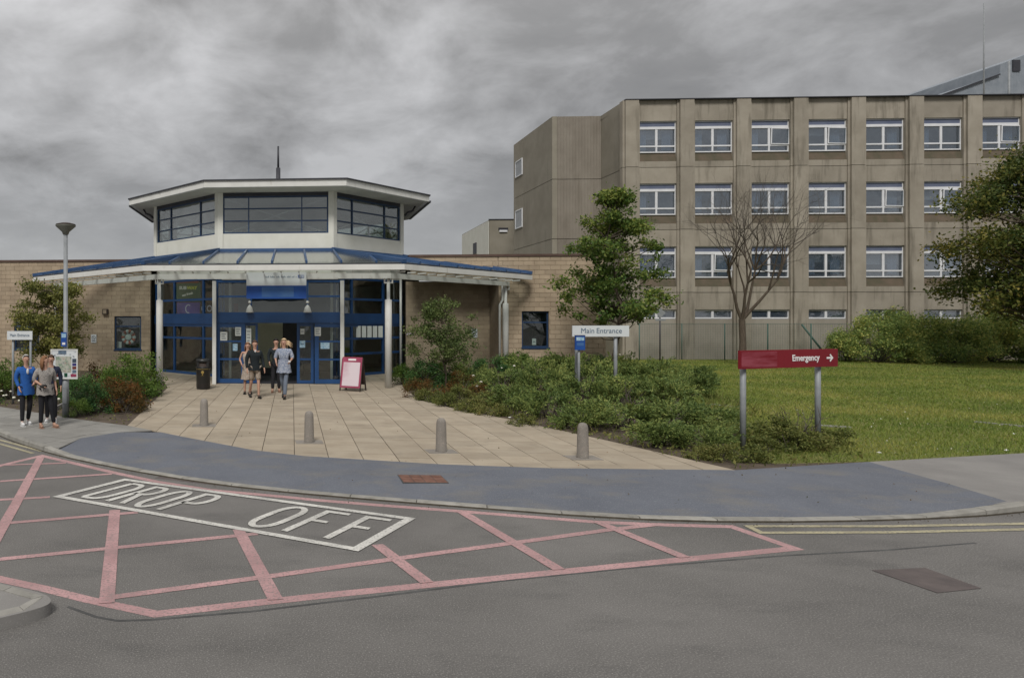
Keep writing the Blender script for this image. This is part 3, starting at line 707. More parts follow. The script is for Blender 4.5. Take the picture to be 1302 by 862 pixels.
# --- canopy: fascia, beam, glazing bars and glass on the three front sides
CS = 9.1; CO = octa(CS); ZE0, ZE1 = 4.25, 4.44
canopy = MB()
for i in (7, 0, 1):
    j = (i + 1) % 8; A_, B_ = CO[i], CO[j]; I = octa(CS - .14)
    canopy.add([(*A_, ZE0), (*B_, ZE0), (*B_, ZE1), (*A_, ZE1), (*I[i], ZE0), (*I[j], ZE0), (*I[j], ZE1), (*I[i], ZE1)], [(0, 1, 2, 3), (7, 6, 5, 4), (3, 2, 6, 7), (4, 5, 1, 0), (1, 5, 6, 2), (0, 3, 7, 4)])
canopy = canopy.build('canopy', M['white_metal'], EB)
for i in (7, 0, 1):
    j = (i + 1) % 8; P8 = octa(CS - .02)
    fr, L_ = face(P8, i); MB().box(0, L_, -.10, -.005, ZE1 + .002, ZE1 + .05, fr=fr).build('roof_trim', M['dark_trim'], canopy)
    BS = 8.4; fr, L_ = face(octa(BS), i); MB().box(0, L_, -.12, 0, 4.0, 4.19, fr=fr).build('beam', M['white_metal'], canopy)
    # stained gutter brackets under the fascia
    fr, L_ = face(octa(8.8), i)
    for q in range(14): MB().box(L_ * (q + .5) / 14 - .02, L_ * (q + .5) / 14 + .02, -.30, .05, 4.19, 4.24, fr=fr).build('bracket', M['white_metal'], canopy)
def canopy_z(n): return 4.52 + (10.98 - n) / (10.98 - 5.84) * (5.46 - 4.52)
for i in (7, 0, 1):
    fr, L_ = face(CO, i); ap = CS / 2 * (1 + 2 ** .5); depth = ap - 5.86
    halfL = L_ / 2
    def pt(x, d, dz=0): p = fr(halfL + x, -d, 0); return (p[0], p[1], canopy_z(ap - d) + dz)
    nb = [-3.6, -2.4, -1.2, 0, 1.2, 2.4, 3.6]
    def dmax(x): return depth if abs(x) <= TS / 2 else depth * (halfL - abs(x)) / (halfL - TS / 2)
    for x in nb: MB().bar(pt(x, .03), pt(x, max(.1, dmax(x) - .03)), .07, .11).build('glazing_bar', M['blue_roof'], canopy)
    X = [-halfL + .06] + nb + [halfL - .06]
    for a, c in zip(X, X[1:]):
        mids = sorted(set([a + .04, c - .04] + [k for k in (-TS / 2, TS / 2) if a < k < c]))
        lo_ = [pt(m, .08, -.01) for m in mids]; hi_ = [pt(m, max(.1, dmax(m) - .05), -.01) for m in mids][::-1]
        P = lo_ + hi_; n_ = len(P)
        MB().add(P + [(p[0], p[1], p[2] - .02) for p in P], [tuple(range(n_)), tuple(range(2 * n_ - 1, n_ - 1, -1))] + [(q, q + n_, (q + 1) % n_ + n_, (q + 1) % n_) for q in range(n_)]).build('glass_panel', M['roof_glass'], canopy)
    MB().bar(pt(-TS / 2, depth - .04, .02), pt(TS / 2, depth - .04, .02), .10, .12).build('glazing_bar', M['blue_roof'], canopy)
for i in (0, 1, 7, 2):   # hip bars
    t = Vector(T[i]); c = Vector(CO[i]); MB().bar((c.x, c.y, 4.54), (t.x, t.y, 5.50), .16, .14).build('hip_bar', M['blue_roof'], canopy)
# --- columns
BO = octa(8.4)
for i in (0, 1, 2, 7):
    x, y = BO[i]; k = .985; x, y = x * k, y * k
    b = MB(); b.lathe([(.125, .1), (.125, 3.22), (.11, 3.25), (.06, 3.26), (.06, 4.0)], 16, (x, y)); b.box(x - .16, x - .11, y - .04, y + .04, 3.85, 4.0); b.box(x + .11, x + .16, y - .04, y + .04, 3.85, 4.0); b.box(x - .16, x + .16, y - .04, y + .04, 3.83, 3.87)
    b.build('column', M['white_metal'], EB)
for u in (272.5, 435):
    x = xu(u, -8.95); MB().box(x - .07, x + .07, -9.02, -8.88, .1, 4.0).build('post', M['white_metal'], EB)
for u, y in ((201.5, -2.75), (509.5, -2.75)):
    x = xu(u, y); MB().tube([(x, y, .1), (x, y, 4.6)], .055).build('downpipe', M['white_metal'], EB)
x = xu(635.5, -4.15); MB().tube([(x, -4.15, .1), (x, -4.15, 3.2), (x + .12, -4.15, 3.4), (x + .12, -4.15, 4.2)], .05).build('downpipe', M['white_metal'], EB)
# --- angled glazed bays under the tower
def face_frac(fr, L_, u):
    best = min((abs(((lambda p: (EC[0] + p[0] * ct + p[1] * st_) / (EC[1] - p[0] * st_ + p[1] * ct))(fr(q * L_, 0, 0))) * F + CX - u), q) for q in np.linspace(0, 1, 400)); return best[1]
for i, us in ((7, (221, 258)), (1, (448, 488))):
    fr, L_ = face(T, i); xs = sorted(face_frac(fr, L_, u) * L_ for u in us)
    window_grid(fr, .08, L_ - .05, 2.72, 4.34, xs, [3.42], .09, .10, M['blue_frame'], M['glass_dark'], EB, yo=0.0, mull=.10)
    window_grid(fr, .08, L_ - .05, .10, 2.34, xs, [1.06, 1.72] if i == 1 else [1.72], .11, .10, M['blue_frame'], M['glass_dark'], EB, yo=0.0, mull=.10)
    MB().box(.06, L_ - .03, -.10, .03, 2.342, 2.718, fr=fr).build('header_panel', M['blue_frame'], EB)
# --- projecting porch with sliding doors
PX0, PX1, PY = -2.22, 2.68, -8.7
P0 = thing('x') if False else None
fr = lambda x, y, z: (x, PY - y, z)
def ux(u, y=PY): return xu(u, y)
xl, xr = ux(319), ux(391)
def fixed(x0, x1, z0, z1, xs, zs, name, fw=.08, yo=0, par=EB, mull=.07, fr_=fr): return window_grid(fr_, x0, x1, z0, z1, xs, zs, fw, .08, M['blue_frame'], M['glass_dark'], par, name=name, yo=yo, mull=mull)
MB().box(PX0, PX1, PY - .04, PY + .16, 2.41, 2.718).build('header_panel', M['blue_frame'], EB)
MB().box(PX0 + .25, PX1 - .25, PY - .05, PY + .1, 4.06, 4.22).build('porch_beam', M['white_metal'], EB)
MB().box(PX0 - .05, PX1 + .05, PY + .02, -5.86, 4.23, 4.33).build('porch_ceiling', M['soffit'], EB)
fixed(PX0, PX1, 2.72, 4.05, [xl, xr], [3.42], 'fanlight', .10)
fixed(PX0, ux(312), .12, 2.405, [], [1.03, 1.71], 'side_screen', .16)
fixed(ux(400), PX1, .12, 2.405, [], [1.03, 1.71], 'side_screen', .16)
dl = fixed(ux(309), ux(327.5), .115, 2.40, [], [1.03, 1.71], 'sliding_door', .09, yo=-.12)
dr = fixed(ux(377.5), ux(399), .115, 2.40, [], [1.03, 1.71], 'sliding_door', .11, yo=-.12)
for x in (PX0 + .01, PX1 - .01):       # glazed returns of the porch
    sg = 1 if x < 0 else -1
    f2 = (lambda x: (lambda a, b_, z: (x + sg * -b_, PY + .18 + a, z)))(x)
    window_grid(f2, 0, 2.6, .12, 4.2, [1.3], [1.03, 1.71, 2.4, 3.42], .10, .08, M['blue_frame'], M['glass_dark'], EB, name='porch_return', mull=.08)
    MB().box(x + sg * .35 - .05, x + sg * .35 + .05, -6.5, -6.4, .1, 4.2).build('inner_post', M['white_metal'], EB)
MB().box(PX0, PX1, PY + .02, -2.3, .099, .108).build('entrance_mat', M['dark_trim'], EB)
# behind the doors: pale wall on the left half, black sheet painting the lobby's shade on the right
MB().box(ux(318, -4.5), ux(359.5, -4.5), -4.5, -4.4, .11, 2.5).build('lobby_wall', M['room_warm'], EB)
MB().box(ux(359.5, -4.4), ux(386, -4.4), -4.38, -4.3, .11, 2.5).build('dark_lobby_sheet', M['black'], EB)
MB().box(ux(318, -4.5), ux(386, -4.5), -4.56, -4.5, .11, .42).build('skirting', M['black'], EB)
MB().box(-2.1, 2.5, -4.45, -4.3, 2.5, 4.2).build('lobby_head', M['room'], EB)
# notices stuck on the glass: things in their own right
def notice(u0, u1, v0, v1, y, m, label, lines=3, name='notice', cat='notice', ink='print_dark'):
    x0, x1 = xu(u0, y), xu(u1, y); z1, z0 = zv(v0, x0, y), zv(v1, x0, y)
    t = MB().box(x0, x1, y - .006, y, z0, z1); 
    o = t.build(name, m); o.location = (EC[0], EC[1], 0); o.rotation_euler = (0, 0, -TH); tag(o, label, cat)
    for q in range(lines):
        zz = z1 - (z1 - z0) * (q + 1) / (lines + 1)
        MB().box(x0 + (x1 - x0) * .18, x1 - (x1 - x0) * (.18 + .15 * (q % 2)), y - .009, y - .0065, zz - .012, zz + .012).build('print_line', M[ink], o)
    return o
yf = PY - .01
notice(280, 289, 422, 433, yf, M['paper'], 'pale blue-white notice on the left edge of the porch glazing, beside the white post')
notice(299, 306.5, 416, 427, yf, M['paper'], 'small pale green-white notice high on the left side screen')
notice(313, 319.5, 417.5, 437, yf - .02, M['paper'], 'tall narrow white notice on the left sliding door', 4)
notice(296, 302, 437, 446, yf, M['paper_blue'], 'small blue and white sticker on the left side screen', 0)
notice(400, 408, 416, 427, yf, M['paper'], 'cream notice high on the right side screen')
notice(407.5, 419, 435.5, 443.5, yf, M['paper_blue'], 'blue and white sticker on the right side screen', 0)
notice(381, 388, 433, 442, yf, M['paper_blue'], 'pale square sticker on the right sliding door above its handle', 1)
notice(382, 387, 418, 425, yf, M['paper'], 'tiny white notice at the top of the right sliding door', 1)
for q in range(5):
    u0 = 453 + q * 7.0; notice(u0, u0 + 5.6, 414.5, 429, -4.0 - .62 * (4 - q) * .0 - 3.0 + 2.3 - .0, M['paper'],
        ['leftmost', 'second', 'middle', 'fourth', 'rightmost'][q] + ' of the five white sheets in a row behind the right hand bay glass', 0)
# small bell lamps over the door jambs
for u in (317.5, 391):
    x = xu(u, PY - .16); b = MB(); b.ball((x, PY - .16, zv(384.5, x, PY)), .06); b.lathe([(.03, zv(388, x, PY)), (.10, zv(391, x, PY)), (.155, zv(397, x, PY)), (.15, zv(397.5, x, PY))], 14, (x, PY - .16))
    b.bar((x, PY - .05, zv(390, x, PY)), (x, PY - .16, zv(388, x, PY)), .03); b.build('wall_lamp', M['white_metal'], EB)
# sign board hung from the beam
x0, x1 = xu(313.5, -10.2), xu(389.5, -10.2)
eb2w = Matrix.LocRotScale(Vector((EC[0], EC[1], 0)), Euler((0, 0, -TH)), None)
sg = thing('entrance_sign', EB.location[:], -TH, 'hospital name board, white above blue, hung over the entrance doors', 'sign')
zt, zm, zb = zv(346.8, x0, -10.2), zv(363.5, x0, -10.2), zv(380, x0, -10.2)
MB().box(x0, x1, -10.26, -10.2, zm + .002, zt).build('upper_panel', M['white_sign'], sg)
lo = MB().box(x0, x1, -10.26, -10.2, zb, zm).build('lower_panel', M['sign_blue'], sg)
MB().box(x0 + .55, x1 - .45, -10.264, -10.261, zb + .06, zm - .05).build('faded_print', M['sign_blur'], sg)
me = text_mesh('Hospitals', .10, M['print_blue'], .001)
w_ = x1 - x0
def lines_of_print(mb, xa, xb, z, h, y, seed):
    r = random.Random(seed); x = xa
    while x < xb:
        wl = r.uniform(.08, .22); xe = min(x + wl, xb)
        while x < xe: mb.box(x, x + h * .32, y, y + .003, z, z + h * r.choice((.6, .6, 1.0))); x += h * .52
        x += h * .6
b = MB(); lines_of_print(b, x0 + w_ * .32, x1 - w_ * .17, zt - .19, .065, -10.265, 3); b.build('small_print', M['print_blue'], sg)
piece('logo', MB().box(-.085 * 1.3, .085 * 1.3, 0, .003, -.05, .05).mesh('logo', M['sign_blue']), sg, (x1 - .19, -10.266, zt - .15))
piece('lettering', text_mesh('NHS', .095, M['white_sign'], .004, shear=.25), sg, (x1 - .19, -10.268, zt - .15))
# shop signs inside the left bay
def inner_board(u0, u1, v0, v1, y, m, name, label, cat='sign'):
    x0, x1 = xu(u0, y), xu(u1, y); z1, z0 = zv(v0, x0, y), zv(v1, x0, y)
    t = thing(name, EB.location[:], -TH, label, cat); MB().box(x0, x1, y, y + .05, z0, z1).build('board', m, t); return t, (x0 + x1) / 2, (z0 + z1) / 2
ys = -2.9
t, xc, zc_ = inner_board(222, 255, 360, 383.5, ys, M['lit_green'], 'shop_sign', 'dark green sandwich shop sign hanging inside the left glazed bay')
a_ = text_mesh('SUB', .20, M['lit_white'], .010, shear=.15); piece('lettering', a_, t, (xc - .23, ys - .01, zc_ + .20))
a_ = text_mesh('WAY', .20, M['lit_lime'], .010, shear=.15); piece('lettering', a_, t, (xc + .20, ys - .01, zc_ + .20))
a_ = text_mesh('eat fresh', .15, M['lit_white'], .006); o = piece('lettering', a_, t, (xc - .0, ys - .01, zc_ - .09)); o.rotation_euler = (0, R(-14), 0)
t, xc, zc_ = inner_board(225, 254, 384.5, 401, ys - .05, M['lit_purple'], 'shop_sign', 'purple shop sign with pale round emblem inside the left glazed bay')
b = MB(); b.strip([(xc + .13 * math.cos(R(a)), .26 * 0 + .19 * math.sin(R(a))) for a in range(50, 320, 30)], .05, 0)
me = b.mesh('emblem', M['lit_grey']); me.transform(Matrix.Translation((0, ys - .06, zc_)) @ Matrix.Rotation(R(90), 4, 'X')); piece('emblem', me, t)
t, xc, zc_ = inner_board(255, 270, 384.5, 401, ys - .05, M['black'], 'shop_sign', 'black panel with broken white lettering beside the purple sign')
piece('lettering', text_mesh('C', .42, M['lit_grey'], .01, sx=.8), t, (xc - .14, ys - .062, zc_)); piece('lettering', text_mesh('O', .42, M['lit_grey'], .01, sx=.8), t, (xc + .14, ys - .062, zc_))
inner_board(224, 252, 354, 360, ys - .02, M['lit_red'], 'shop_sign', 'dark red strip above the green shop sign')
inner_board(297, 303, 386, 399, -6.2, M['darkred'], 'wall_panel', 'small dark red panel seen through the glass above the left door', 'panel')

# --- block walls: backing with blocks as sub-parts, the nearest 300 singly, the rest joined
WINDOWS = []
wl_y, wr_y = -2.6, -4.0
xl0, xl1 = xu(145.5, wl_y), xu(179.5, wl_y); xk0, xk1 = xu(18, wl_y), xu(50, wl_y); xw0, xw1 = xu(663.5, wr_y), xu(698, wr_y)
blocks = []
def blockwall(x0, x1, y, z0, z1, holes, parent, rank):
    W_, H_ = .45, .2; r0 = int(round((z0 - .1) / H_)); r1 = int(round((z1 - .1) / H_))
    for r in range(r0, r1):
        off = (r % 2) * W_ / 2; n0 = int(math.floor((x0 - off) / W_)) - 1
        for k in range(n0, int((x1 - x0) / W_) + n0 + 4):
            a, c = max(x0, k * W_ + off) + .005, min(x1, (k + 1) * W_ + off) - .005
            if c - a < .06: continue
            zz0, zz1 = .1 + r * H_ + .005, .1 + (r + 1) * H_ - .005; segs = [(a, c)]
            for (hx0, hx1, hz0, hz1) in holes:
                if zz1 <= hz0 + .01 or zz0 >= hz1 - .01: continue
                ns = []
                for (p, q) in segs:
                    if q <= hx0 or p >= hx1: ns.append((p, q)); continue
                    if p < hx0 - .05: ns.append((p, hx0 - .002))
                    if q > hx1 + .05: ns.append((hx1 + .002, q))
                segs = ns
            for (p, q) in segs: blocks.append((rank, p, q, y, zz0, zz1, parent))
def wall_with_hole(x0, x1, y0, y1, z0, z1, holes, m):
    b = MB(); xs = sorted({x0, x1} | {h[0] for h in holes} | {h[1] for h in holes})
    for a, c in zip(xs, xs[1:]):
        hs = [h for h in holes if h[0] <= a + 1e-6 and h[1] >= c - 1e-6]
        if hs: b.box(a, c, y0, y1, z0, hs[0][2]); b.box(a, c, y0, y1, hs[0][3], z1)
        else: b.box(a, c, y0, y1, z0, z1)
    return b.build('wall', m, EB)
hl = [(xk0, xk1, 1.1, 2.7), (xl0, xl1, 1.1, 2.7)]; hr = [(xw0, xw1, 1.3, 2.9)]
x_re = xu(634, wr_y); x_end = xu(770, wr_y); x_tr = 5.95
wL = wall_with_hole(-30, -6.0, wl_y, wl_y + .3, .05, 5.3, hl, M['mortar'])
wR = wall_with_hole(x_re, x_end, wr_y, wr_y + .3, .05, 5.3, hr, M['mortar'])
wM = wall_with_hole(x_tr, x_re, wl_y, wl_y + .2, .05, 4.3, [], M['mortar'])
wT = wall_with_hole(x_tr, x_re - .002, wr_y + .002, wr_y + .3, 4.3, 5.3, [], M['mortar'])
wS = MB().box(x_re, x_re + .25, wr_y + .3, wl_y + .2, .05, 5.3).build('wall', M['mortar'], EB)
MB().box(x_end - .25, x_end, wr_y + .3, 12, .05, 5.3).build('wall', M['block'], EB)
MB().box(-30, -6.0, 12, 12.3, .05, 5.3).build('wall', M['block'], EB)
blockwall(-30 + 14, -6.0, wl_y - .012, .1, 5.3, hl, wL, 1)
blockwall(x_re, x_end, wr_y - .012, .1, 5.3, hr, wR, 0)
blockwall(x_tr, x_re, wl_y - .012, .1, 4.3, [], wM, 2)
blockwall(x_tr, x_re - .01, wr_y - .010, 4.3, 5.3, [], wT, 2)
blocks.sort(key=lambda t: (t[0], abs(t[1] + (10 if t[0] == 1 else 0)))); cache = {}; rest = {}
for k, (rank, p, q, y, z0, z1, par) in enumerate(blocks):
    dp = random.uniform(-.002, .002)
    if k < 300:
        key = round(q - p, 2)
        if key not in cache:
            w, h = q - p, z1 - z0; e_ = .006
            cache[key] = MB().add([(e_, 0, e_), (w - e_, 0, e_), (w - e_, 0, h - e_), (e_, 0, h - e_), (0, .012, 0), (w, .012, 0), (w, .012, h), (0, .012, h), (0, .03, 0), (w, .03, 0), (w, .03, h), (0, .03, h)],
                                  [(0, 1, 2, 3), (4, 5, 1, 0), (5, 6, 2, 1), (6, 7, 3, 2), (7, 4, 0, 3), (8, 9, 5, 4), (9, 10, 6, 5), (10, 11, 7, 6), (11, 8, 4, 7)]).mesh('block', M['block'])
        piece('block', cache[key], par, (p, y + dp - .004, z0))
    else:
        rb, rv = rest.setdefault(par.name, (MB(), [])); rb.box(p, q, y + dp - .002, y + .03, z0, z1); r = random.random(); rv += [r] * 6
for nm, (rb, rv) in rest.items():
    o = rb.build('blocks', M['block'], bpy.data.objects[nm], kind='stuff'); set_rnd(o.data, rv)
print('blocks', len(blocks))
# copings and flat roof
MB().box(-30, x_tr - .1, wl_y - .06, wl_y + .35, 5.302, 5.40).build('coping', M['coping'], EB)
MB().box(x_tr - .1, x_end + .06, wr_y - .06, wr_y + .35, 5.302, 5.40).build('coping', M['coping'], EB)
MB().box(-30, -5.9, wl_y + .35, 12.3, 5.22, 5.30).box(5.9, x_end - .01, wr_y + .35, 12.3, 5.22, 5.30).box(-5.9, 5.9, 5.9, 12.3, 5.22, 5.30).build('flat_roof', M['dark_trim'], EB)
xa, xb = xu(73, 1.0), xu(107, 1.0); MB().box(xa, xb, 1.0, 2.2, 5.31, 5.50).build('rooflight', M['galv'], EB)
# windows in the block walls
def wall_window(x0, x1, z0, z1, y, xs):
    fr_ = lambda x, yy, z: (x, y - yy, z)
    w = window_grid(fr_, x0 + .005, x1 - .005, z0 + .03, z1 - .005, xs, [z0 + (z1 - z0) * .70], .06, .09, M['navy_frame'], M['glass_dark'], EB, yo=-.08)
    MB().box(x0 - .03, x1 + .03, y - .05, y + .1, z0 - .035, z0 + .028).build('sill', M['navy_frame'], w)
    MB().box(x0 - .3, x1 + .3, y + 1.6, y + 1.65, z0 - .3, z1 + .3).box(x0 - .3, x0 - .25, y + .3, y + 1.6, z0 - .3, z1 + .3).box(x1 + .25, x1 + .3, y + .3, y + 1.6, z0 - .3, z1 + .3).box(x0 - .3, x1 + .3, y + .3, y + 1.6, z1 + .25, z1 + .3).box(x0 - .3, x1 + .3, y + .3, y + 1.6, z0 - .35, z0 - .3).build('room', M['room'], w)
wall_window(*hl[0][:2], 1.1, 2.7, wl_y, []); wall_window(*hl[1][:2], 1.1, 2.7, wl_y, []); wall_window(*hr[0][:2], 1.3, 2.9, wr_y, [])
# red and white wreath behind the left window
t = thing('wreath', EB.location[:], -TH, 'round red and white rosette standing inside the window left of the entrance', 'decoration')
xc = xu(163.5, wl_y + .45); zc_ = zv(429, xc, wl_y)
for q in range(14):
    a0 = q * 2 * math.pi / 14; MB().ball((xc + .27 * math.cos(a0), wl_y + .45, zc_ + .27 * math.sin(a0)), .10, 8, sc=(1, .4, 1)).build('petal', M['petal_red'] if q % 2 else M['paper'], t)
MB().ball((xc, wl_y + .42, zc_), .17, 10, sc=(1, .3, 1)).build('centre', M['paper'], t)
notice(149, 154.5, 434.5, 443, wl_y + .35, M['paper'], 'small white card standing low in the window left of the entrance', 0, 'card', 'card')
notice(676.5, 681.5, 430.5, 438.5, wr_y + .4, M['paper'], 'white sheet propped low in the window right of the entrance', 1, 'card', 'card')
t = thing('monitor', EB.location[:], -TH, 'back of a black desk monitor inside the window right of the entrance', 'monitor')
xc = xu(683, wr_y + .9); MB().box(xc - .22, xc + .22, wr_y + .85, wr_y + .9, 1.75, 2.1).build('screen_back', M['black'], t); MB().box(xc - .04, xc + .04, wr_y + .86, wr_y + .9, 1.3, 1.75).build('stand', M['black'], t)
# bulkhead lamp and small pictogram signs on the block wall
t = thing('bulkhead_light', EB.location[:], -TH, 'small dark bulkhead light on the block wall left of the window', 'light')
xc = xu(134.5, wl_y); z_ = zv(396.5, xc, wl_y); MB().box(xc - .13, xc + .13, wl_y - .15, wl_y - .02, z_ - .13, z_ + .13).build('body', M['ply'], t); MB().box(xc - .09, xc + .07, wl_y - .17, wl_y - .151, z_ - .09, z_ + .09).build('lens', M['mortar'], t)
def picto(u, v, y, label):
    xc = xu(u, y); z_ = zv(v, xc, y); t = thing('wall_sign', EB.location[:], -TH, label, 'sign')
    MB().box(xc - .13, xc + .13, y - .05, y - .03, z_ - .2, z_ + .2).build('board', M['white_sign'], t)
    b = MB(); b.strip([(.085 * math.cos(a), .085 * math.sin(a)) for a in np.linspace(0, 2 * math.pi, 16)[:-1]], .02, 0, close=True); b.strip([(-.06, .06), (.06, -.06)], .02, 0.0006); b.box(-.09, .09, -.16, -.13, 0, .001)
    me = b.mesh('symbol', M['print_dark']); me.transform(Matrix.Translation((xc, y - .053, z_ + .04)) @ Matrix.Rotation(R(90), 4, 'X')); piece('symbol', me, t)
picto(119.5, 430.5, wl_y, 'small white no smoking sign on the block wall left of the entrance')
picto(603, 423.5, wl_y, 'small white no smoking sign on the block wall right of the entrance')
xc = xu(521, wl_y); z_ = zv(424.5, xc, wl_y); t = thing('wall_sign', EB.location[:], -TH, 'narrow pinkish label on the block wall just right of the glazed bay', 'sign'); MB().box(xc - .17, xc + .17, wl_y - .05, wl_y - .03, z_ - .05, z_ + .05).build('board', M['pinkish'], t)

# ------------------------------------------------------------------ hospital block (local frame: origin on the corner D)
HT = R(2.5); HD = (23.75, 43.0); ch, sh = math.cos(HT), math.sin(HT)
def xh(u, y=0): t = (u - CX) / F; return (t * (HD[1] + y * ch) - HD[0] - y * sh) / (ch + t * sh)
HB = thing('hospital_block', (HD[0], HD[1], 0), -HT, 'four storey weathered concrete hospital block with rows of white windows', 'building')
ZR = 16.18; WZ = [14.90, 11.02, 7.10]; JZ = [16.18, 12.0, 8.12, 4.22, .05]; P_ = (xh(1251) - xh(813)) / 6; X0 = xh(813); WW = xh(863) - xh(813)
NB = 9
pw = P_ - WW     # gap between windows
print('bay', P_, WW)
# pilasters, one piece per storey, with a slightly stepped profile
cache = {}
for i in range(NB + 1):
    xc = X0 - pw / 2 + i * P_
    if i == 0: x0_, x1_ = -.03, X0 - .03
    else: x0_, x1_ = xc - .42, xc + .42
    for j in range(4):
        z0, z1 = JZ[j + 1] + .03, JZ[j]
        key = (i == 0, j)
        if key not in cache:
            w = x1_ - x0_; b = MB(); b.box(0, w, -.02, .5, 0, z1 - z0)
            b.box(-.12, 0, .12, .5, 0, z1 - z0); b.box(w, w + .12, .12, .5, 0, z1 - z0)
            cache[key] = b.mesh('pilaster', M['concrete'])
        piece('pilaster', cache[key], HB, (x0_, 0, z0))
# spandrels and dark recessed sills in each bay
sp_top = MB().box(0, WW + .1, .20, .5, 0, JZ[0] - WZ[0]).mesh('spandrel', M['concrete'])
sp_a = MB().box(0, WW + .1, .20, .5, 0, .43).mesh('spandrel', M['concrete'])
sp_b = MB().box(0, WW + .1, .20, .5, 0, .955).mesh('spandrel', M['concrete'])
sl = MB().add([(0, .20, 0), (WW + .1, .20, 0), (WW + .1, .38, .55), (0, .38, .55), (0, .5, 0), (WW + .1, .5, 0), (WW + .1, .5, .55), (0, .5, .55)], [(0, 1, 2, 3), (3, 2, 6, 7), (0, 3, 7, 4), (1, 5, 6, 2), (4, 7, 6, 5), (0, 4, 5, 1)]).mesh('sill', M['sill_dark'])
low_p = MB().box(0, WW + .1, .26, .5, 0, 2.53).mesh('lower_panel', M['lowpanel'])
glazing = {}
wb = MB(); H = 1.95
def member(mb, x0, x1, z0, z1, y0=.30, y1=.38): mb.box(x0, x1, y0, y1, z0, z1)
zf = [0, .07, .36, .46, 1.46, 1.62, 1.90, 1.95]
member(wb, 0, .075, 0, H); member(wb, WW - .075, WW, 0, H); xm = WW * .5
member(wb, .075, WW - .075, 0, .07); member(wb, .075, WW - .075, 1.895, 1.95)
member(wb, .075, WW - .075, 1.46, 1.62, .285, .38); member(wb, .075, WW - .075, .36, .45)
member(wb, xm - .07, xm + .07, .45, 1.46); member(wb, xm - .05, xm + .05, .07, .36)
wf = wb.mesh('window', M['upvc'])
pane_u = MB().box(0, xm - .145, -.006, .006, 0, 1.01).mesh('pane', M['glass_room']); pane_l = MB().box(0, xm - .125, -.006, .006, 0, .29).mesh('pane', M['glass_room'])
head = MB().box(0, WW - .15, -.01, .01, 0, .275).mesh('head_panel', M['bluegrey'])
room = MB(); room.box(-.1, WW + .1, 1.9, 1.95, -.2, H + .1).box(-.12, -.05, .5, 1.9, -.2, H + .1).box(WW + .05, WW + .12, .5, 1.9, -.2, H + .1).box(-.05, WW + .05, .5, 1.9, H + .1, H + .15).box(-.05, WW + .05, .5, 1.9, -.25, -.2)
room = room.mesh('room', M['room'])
sash = MB(); sash.box(0, xm - .10, -.025, .025, 0, .05).box(0, xm - .10, -.025, .025, .96, 1.01).box(0, .05, -.025, .025, .05, .96).box(xm - .15, xm - .10, -.025, .025, .05, .96); sash = sash.mesh('open_sash', M['upvc'])
cur = MB(); n_ = 14
cur.add([(q / n_ * .55, .03 * math.sin(q * 2.2), z) for z in (0, 1.5) for q in range(n_ + 1)], [(q, q + 1, q + n_ + 2, q + n_ + 1) for q in range(n_)]); cur = cur.mesh('curtain', M['curtain'])
bld = MB().box(.08, WW - .08, 0, .01, 0, .9).mesh('blind', M['blind'])
strips = MB(); member(strips, 0, .06, 0, .55); member(strips, WW - .06, WW, 0, .55); member(strips, .06, WW - .06, 0, .09); member(strips, .06, WW - .06, .49, .55); member(strips, xm - .07, xm + .07, .09, .49); strips = strips.mesh('window', M['upvc'])
sp_low = MB().box(0, WW + .1, .20, .5, 0, 1.045).mesh('spandrel', M['concrete'])
pane_s = MB().box(0, xm - .13, -.006, .006, 0, .40).mesh('pane', M['glass_room'])
rr = random.Random(5)
open_ = {(0, 2), (1, 4), (2, 1), (0, 3), (1, 5), (0, 6), (2, 5)}
for i in range(NB):
    x = X0 + i * P_
    piece('spandrel', sp_top, HB, (x - .05, 0, WZ[0] + .002))
    for r in range(3):
        zt_ = WZ[r]; w = piece('window', wf, HB, (x, 0, zt_ - H))
        piece('pane', pane_l, w, (.075, .35, .07)); piece('pane', pane_l, w, (xm + .05, .35, .07)); piece('pane', pane_u, w, (.075, .35, .45))
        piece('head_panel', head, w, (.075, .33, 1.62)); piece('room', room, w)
        if (r, i) in open_:
            sa = piece('open_sash', sash, w, (xm + .085, .275, .46)); piece('pane', pane_u, sa, (.03, 0, 0)); sa.rotation_euler = (0, R(1.6), 0)
        else: piece('pane', pane_u, w, (xm + .07, .35, .45))
        k = rr.random()
        if k < .75: piece('curtain', cur, w, (WW - .75, .55, .2))
        if k > .45: piece('curtain', cur, w, (.12, .55, .2))
        if r == 2 and i in (3, 4, 6) or (r == 1 and i in (1, 5)) or (r == 0 and i in (0, 3)): o = piece('blind', bld, w, (0, .60, 1.62 - (.35 + .5 * rr.random()))); o.scale.z = (1.62 - o.location.z) / .9
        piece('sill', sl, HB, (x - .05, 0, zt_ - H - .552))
        za = zt_ - H - .555; jz = JZ[r + 1]
        o = piece('spandrel', sp_a, HB, (x - .05, 0, jz + .03)); o.scale.z = (za - jz - .03) / .43
        nt_ = (WZ[r + 1] if r < 2 else 3.16 + .0)
        if r < 2: o = piece('spandrel', sp_b, HB, (x - .05, 0, nt_ + .002)); o.scale.z = (jz - nt_ - .002) / .955
        else: piece('spandrel', sp_low, HB, (x - .05, 0, 3.172))
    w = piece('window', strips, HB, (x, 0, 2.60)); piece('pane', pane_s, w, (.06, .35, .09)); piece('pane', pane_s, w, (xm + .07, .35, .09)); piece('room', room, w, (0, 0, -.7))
    piece('lower_panel', low_p, HB, (x - .05, 0, .05))
x_e = X0 + NB * P_
MB().box(.3, x_e, .52, .60, .05, .06).build('plinth', M['concrete'], HB)
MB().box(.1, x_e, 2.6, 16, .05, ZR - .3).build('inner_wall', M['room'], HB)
MB().box(.0, x_e, .51, 16, ZR - .28, ZR - .02).build('flat_roof', M['concrete_side'], HB)
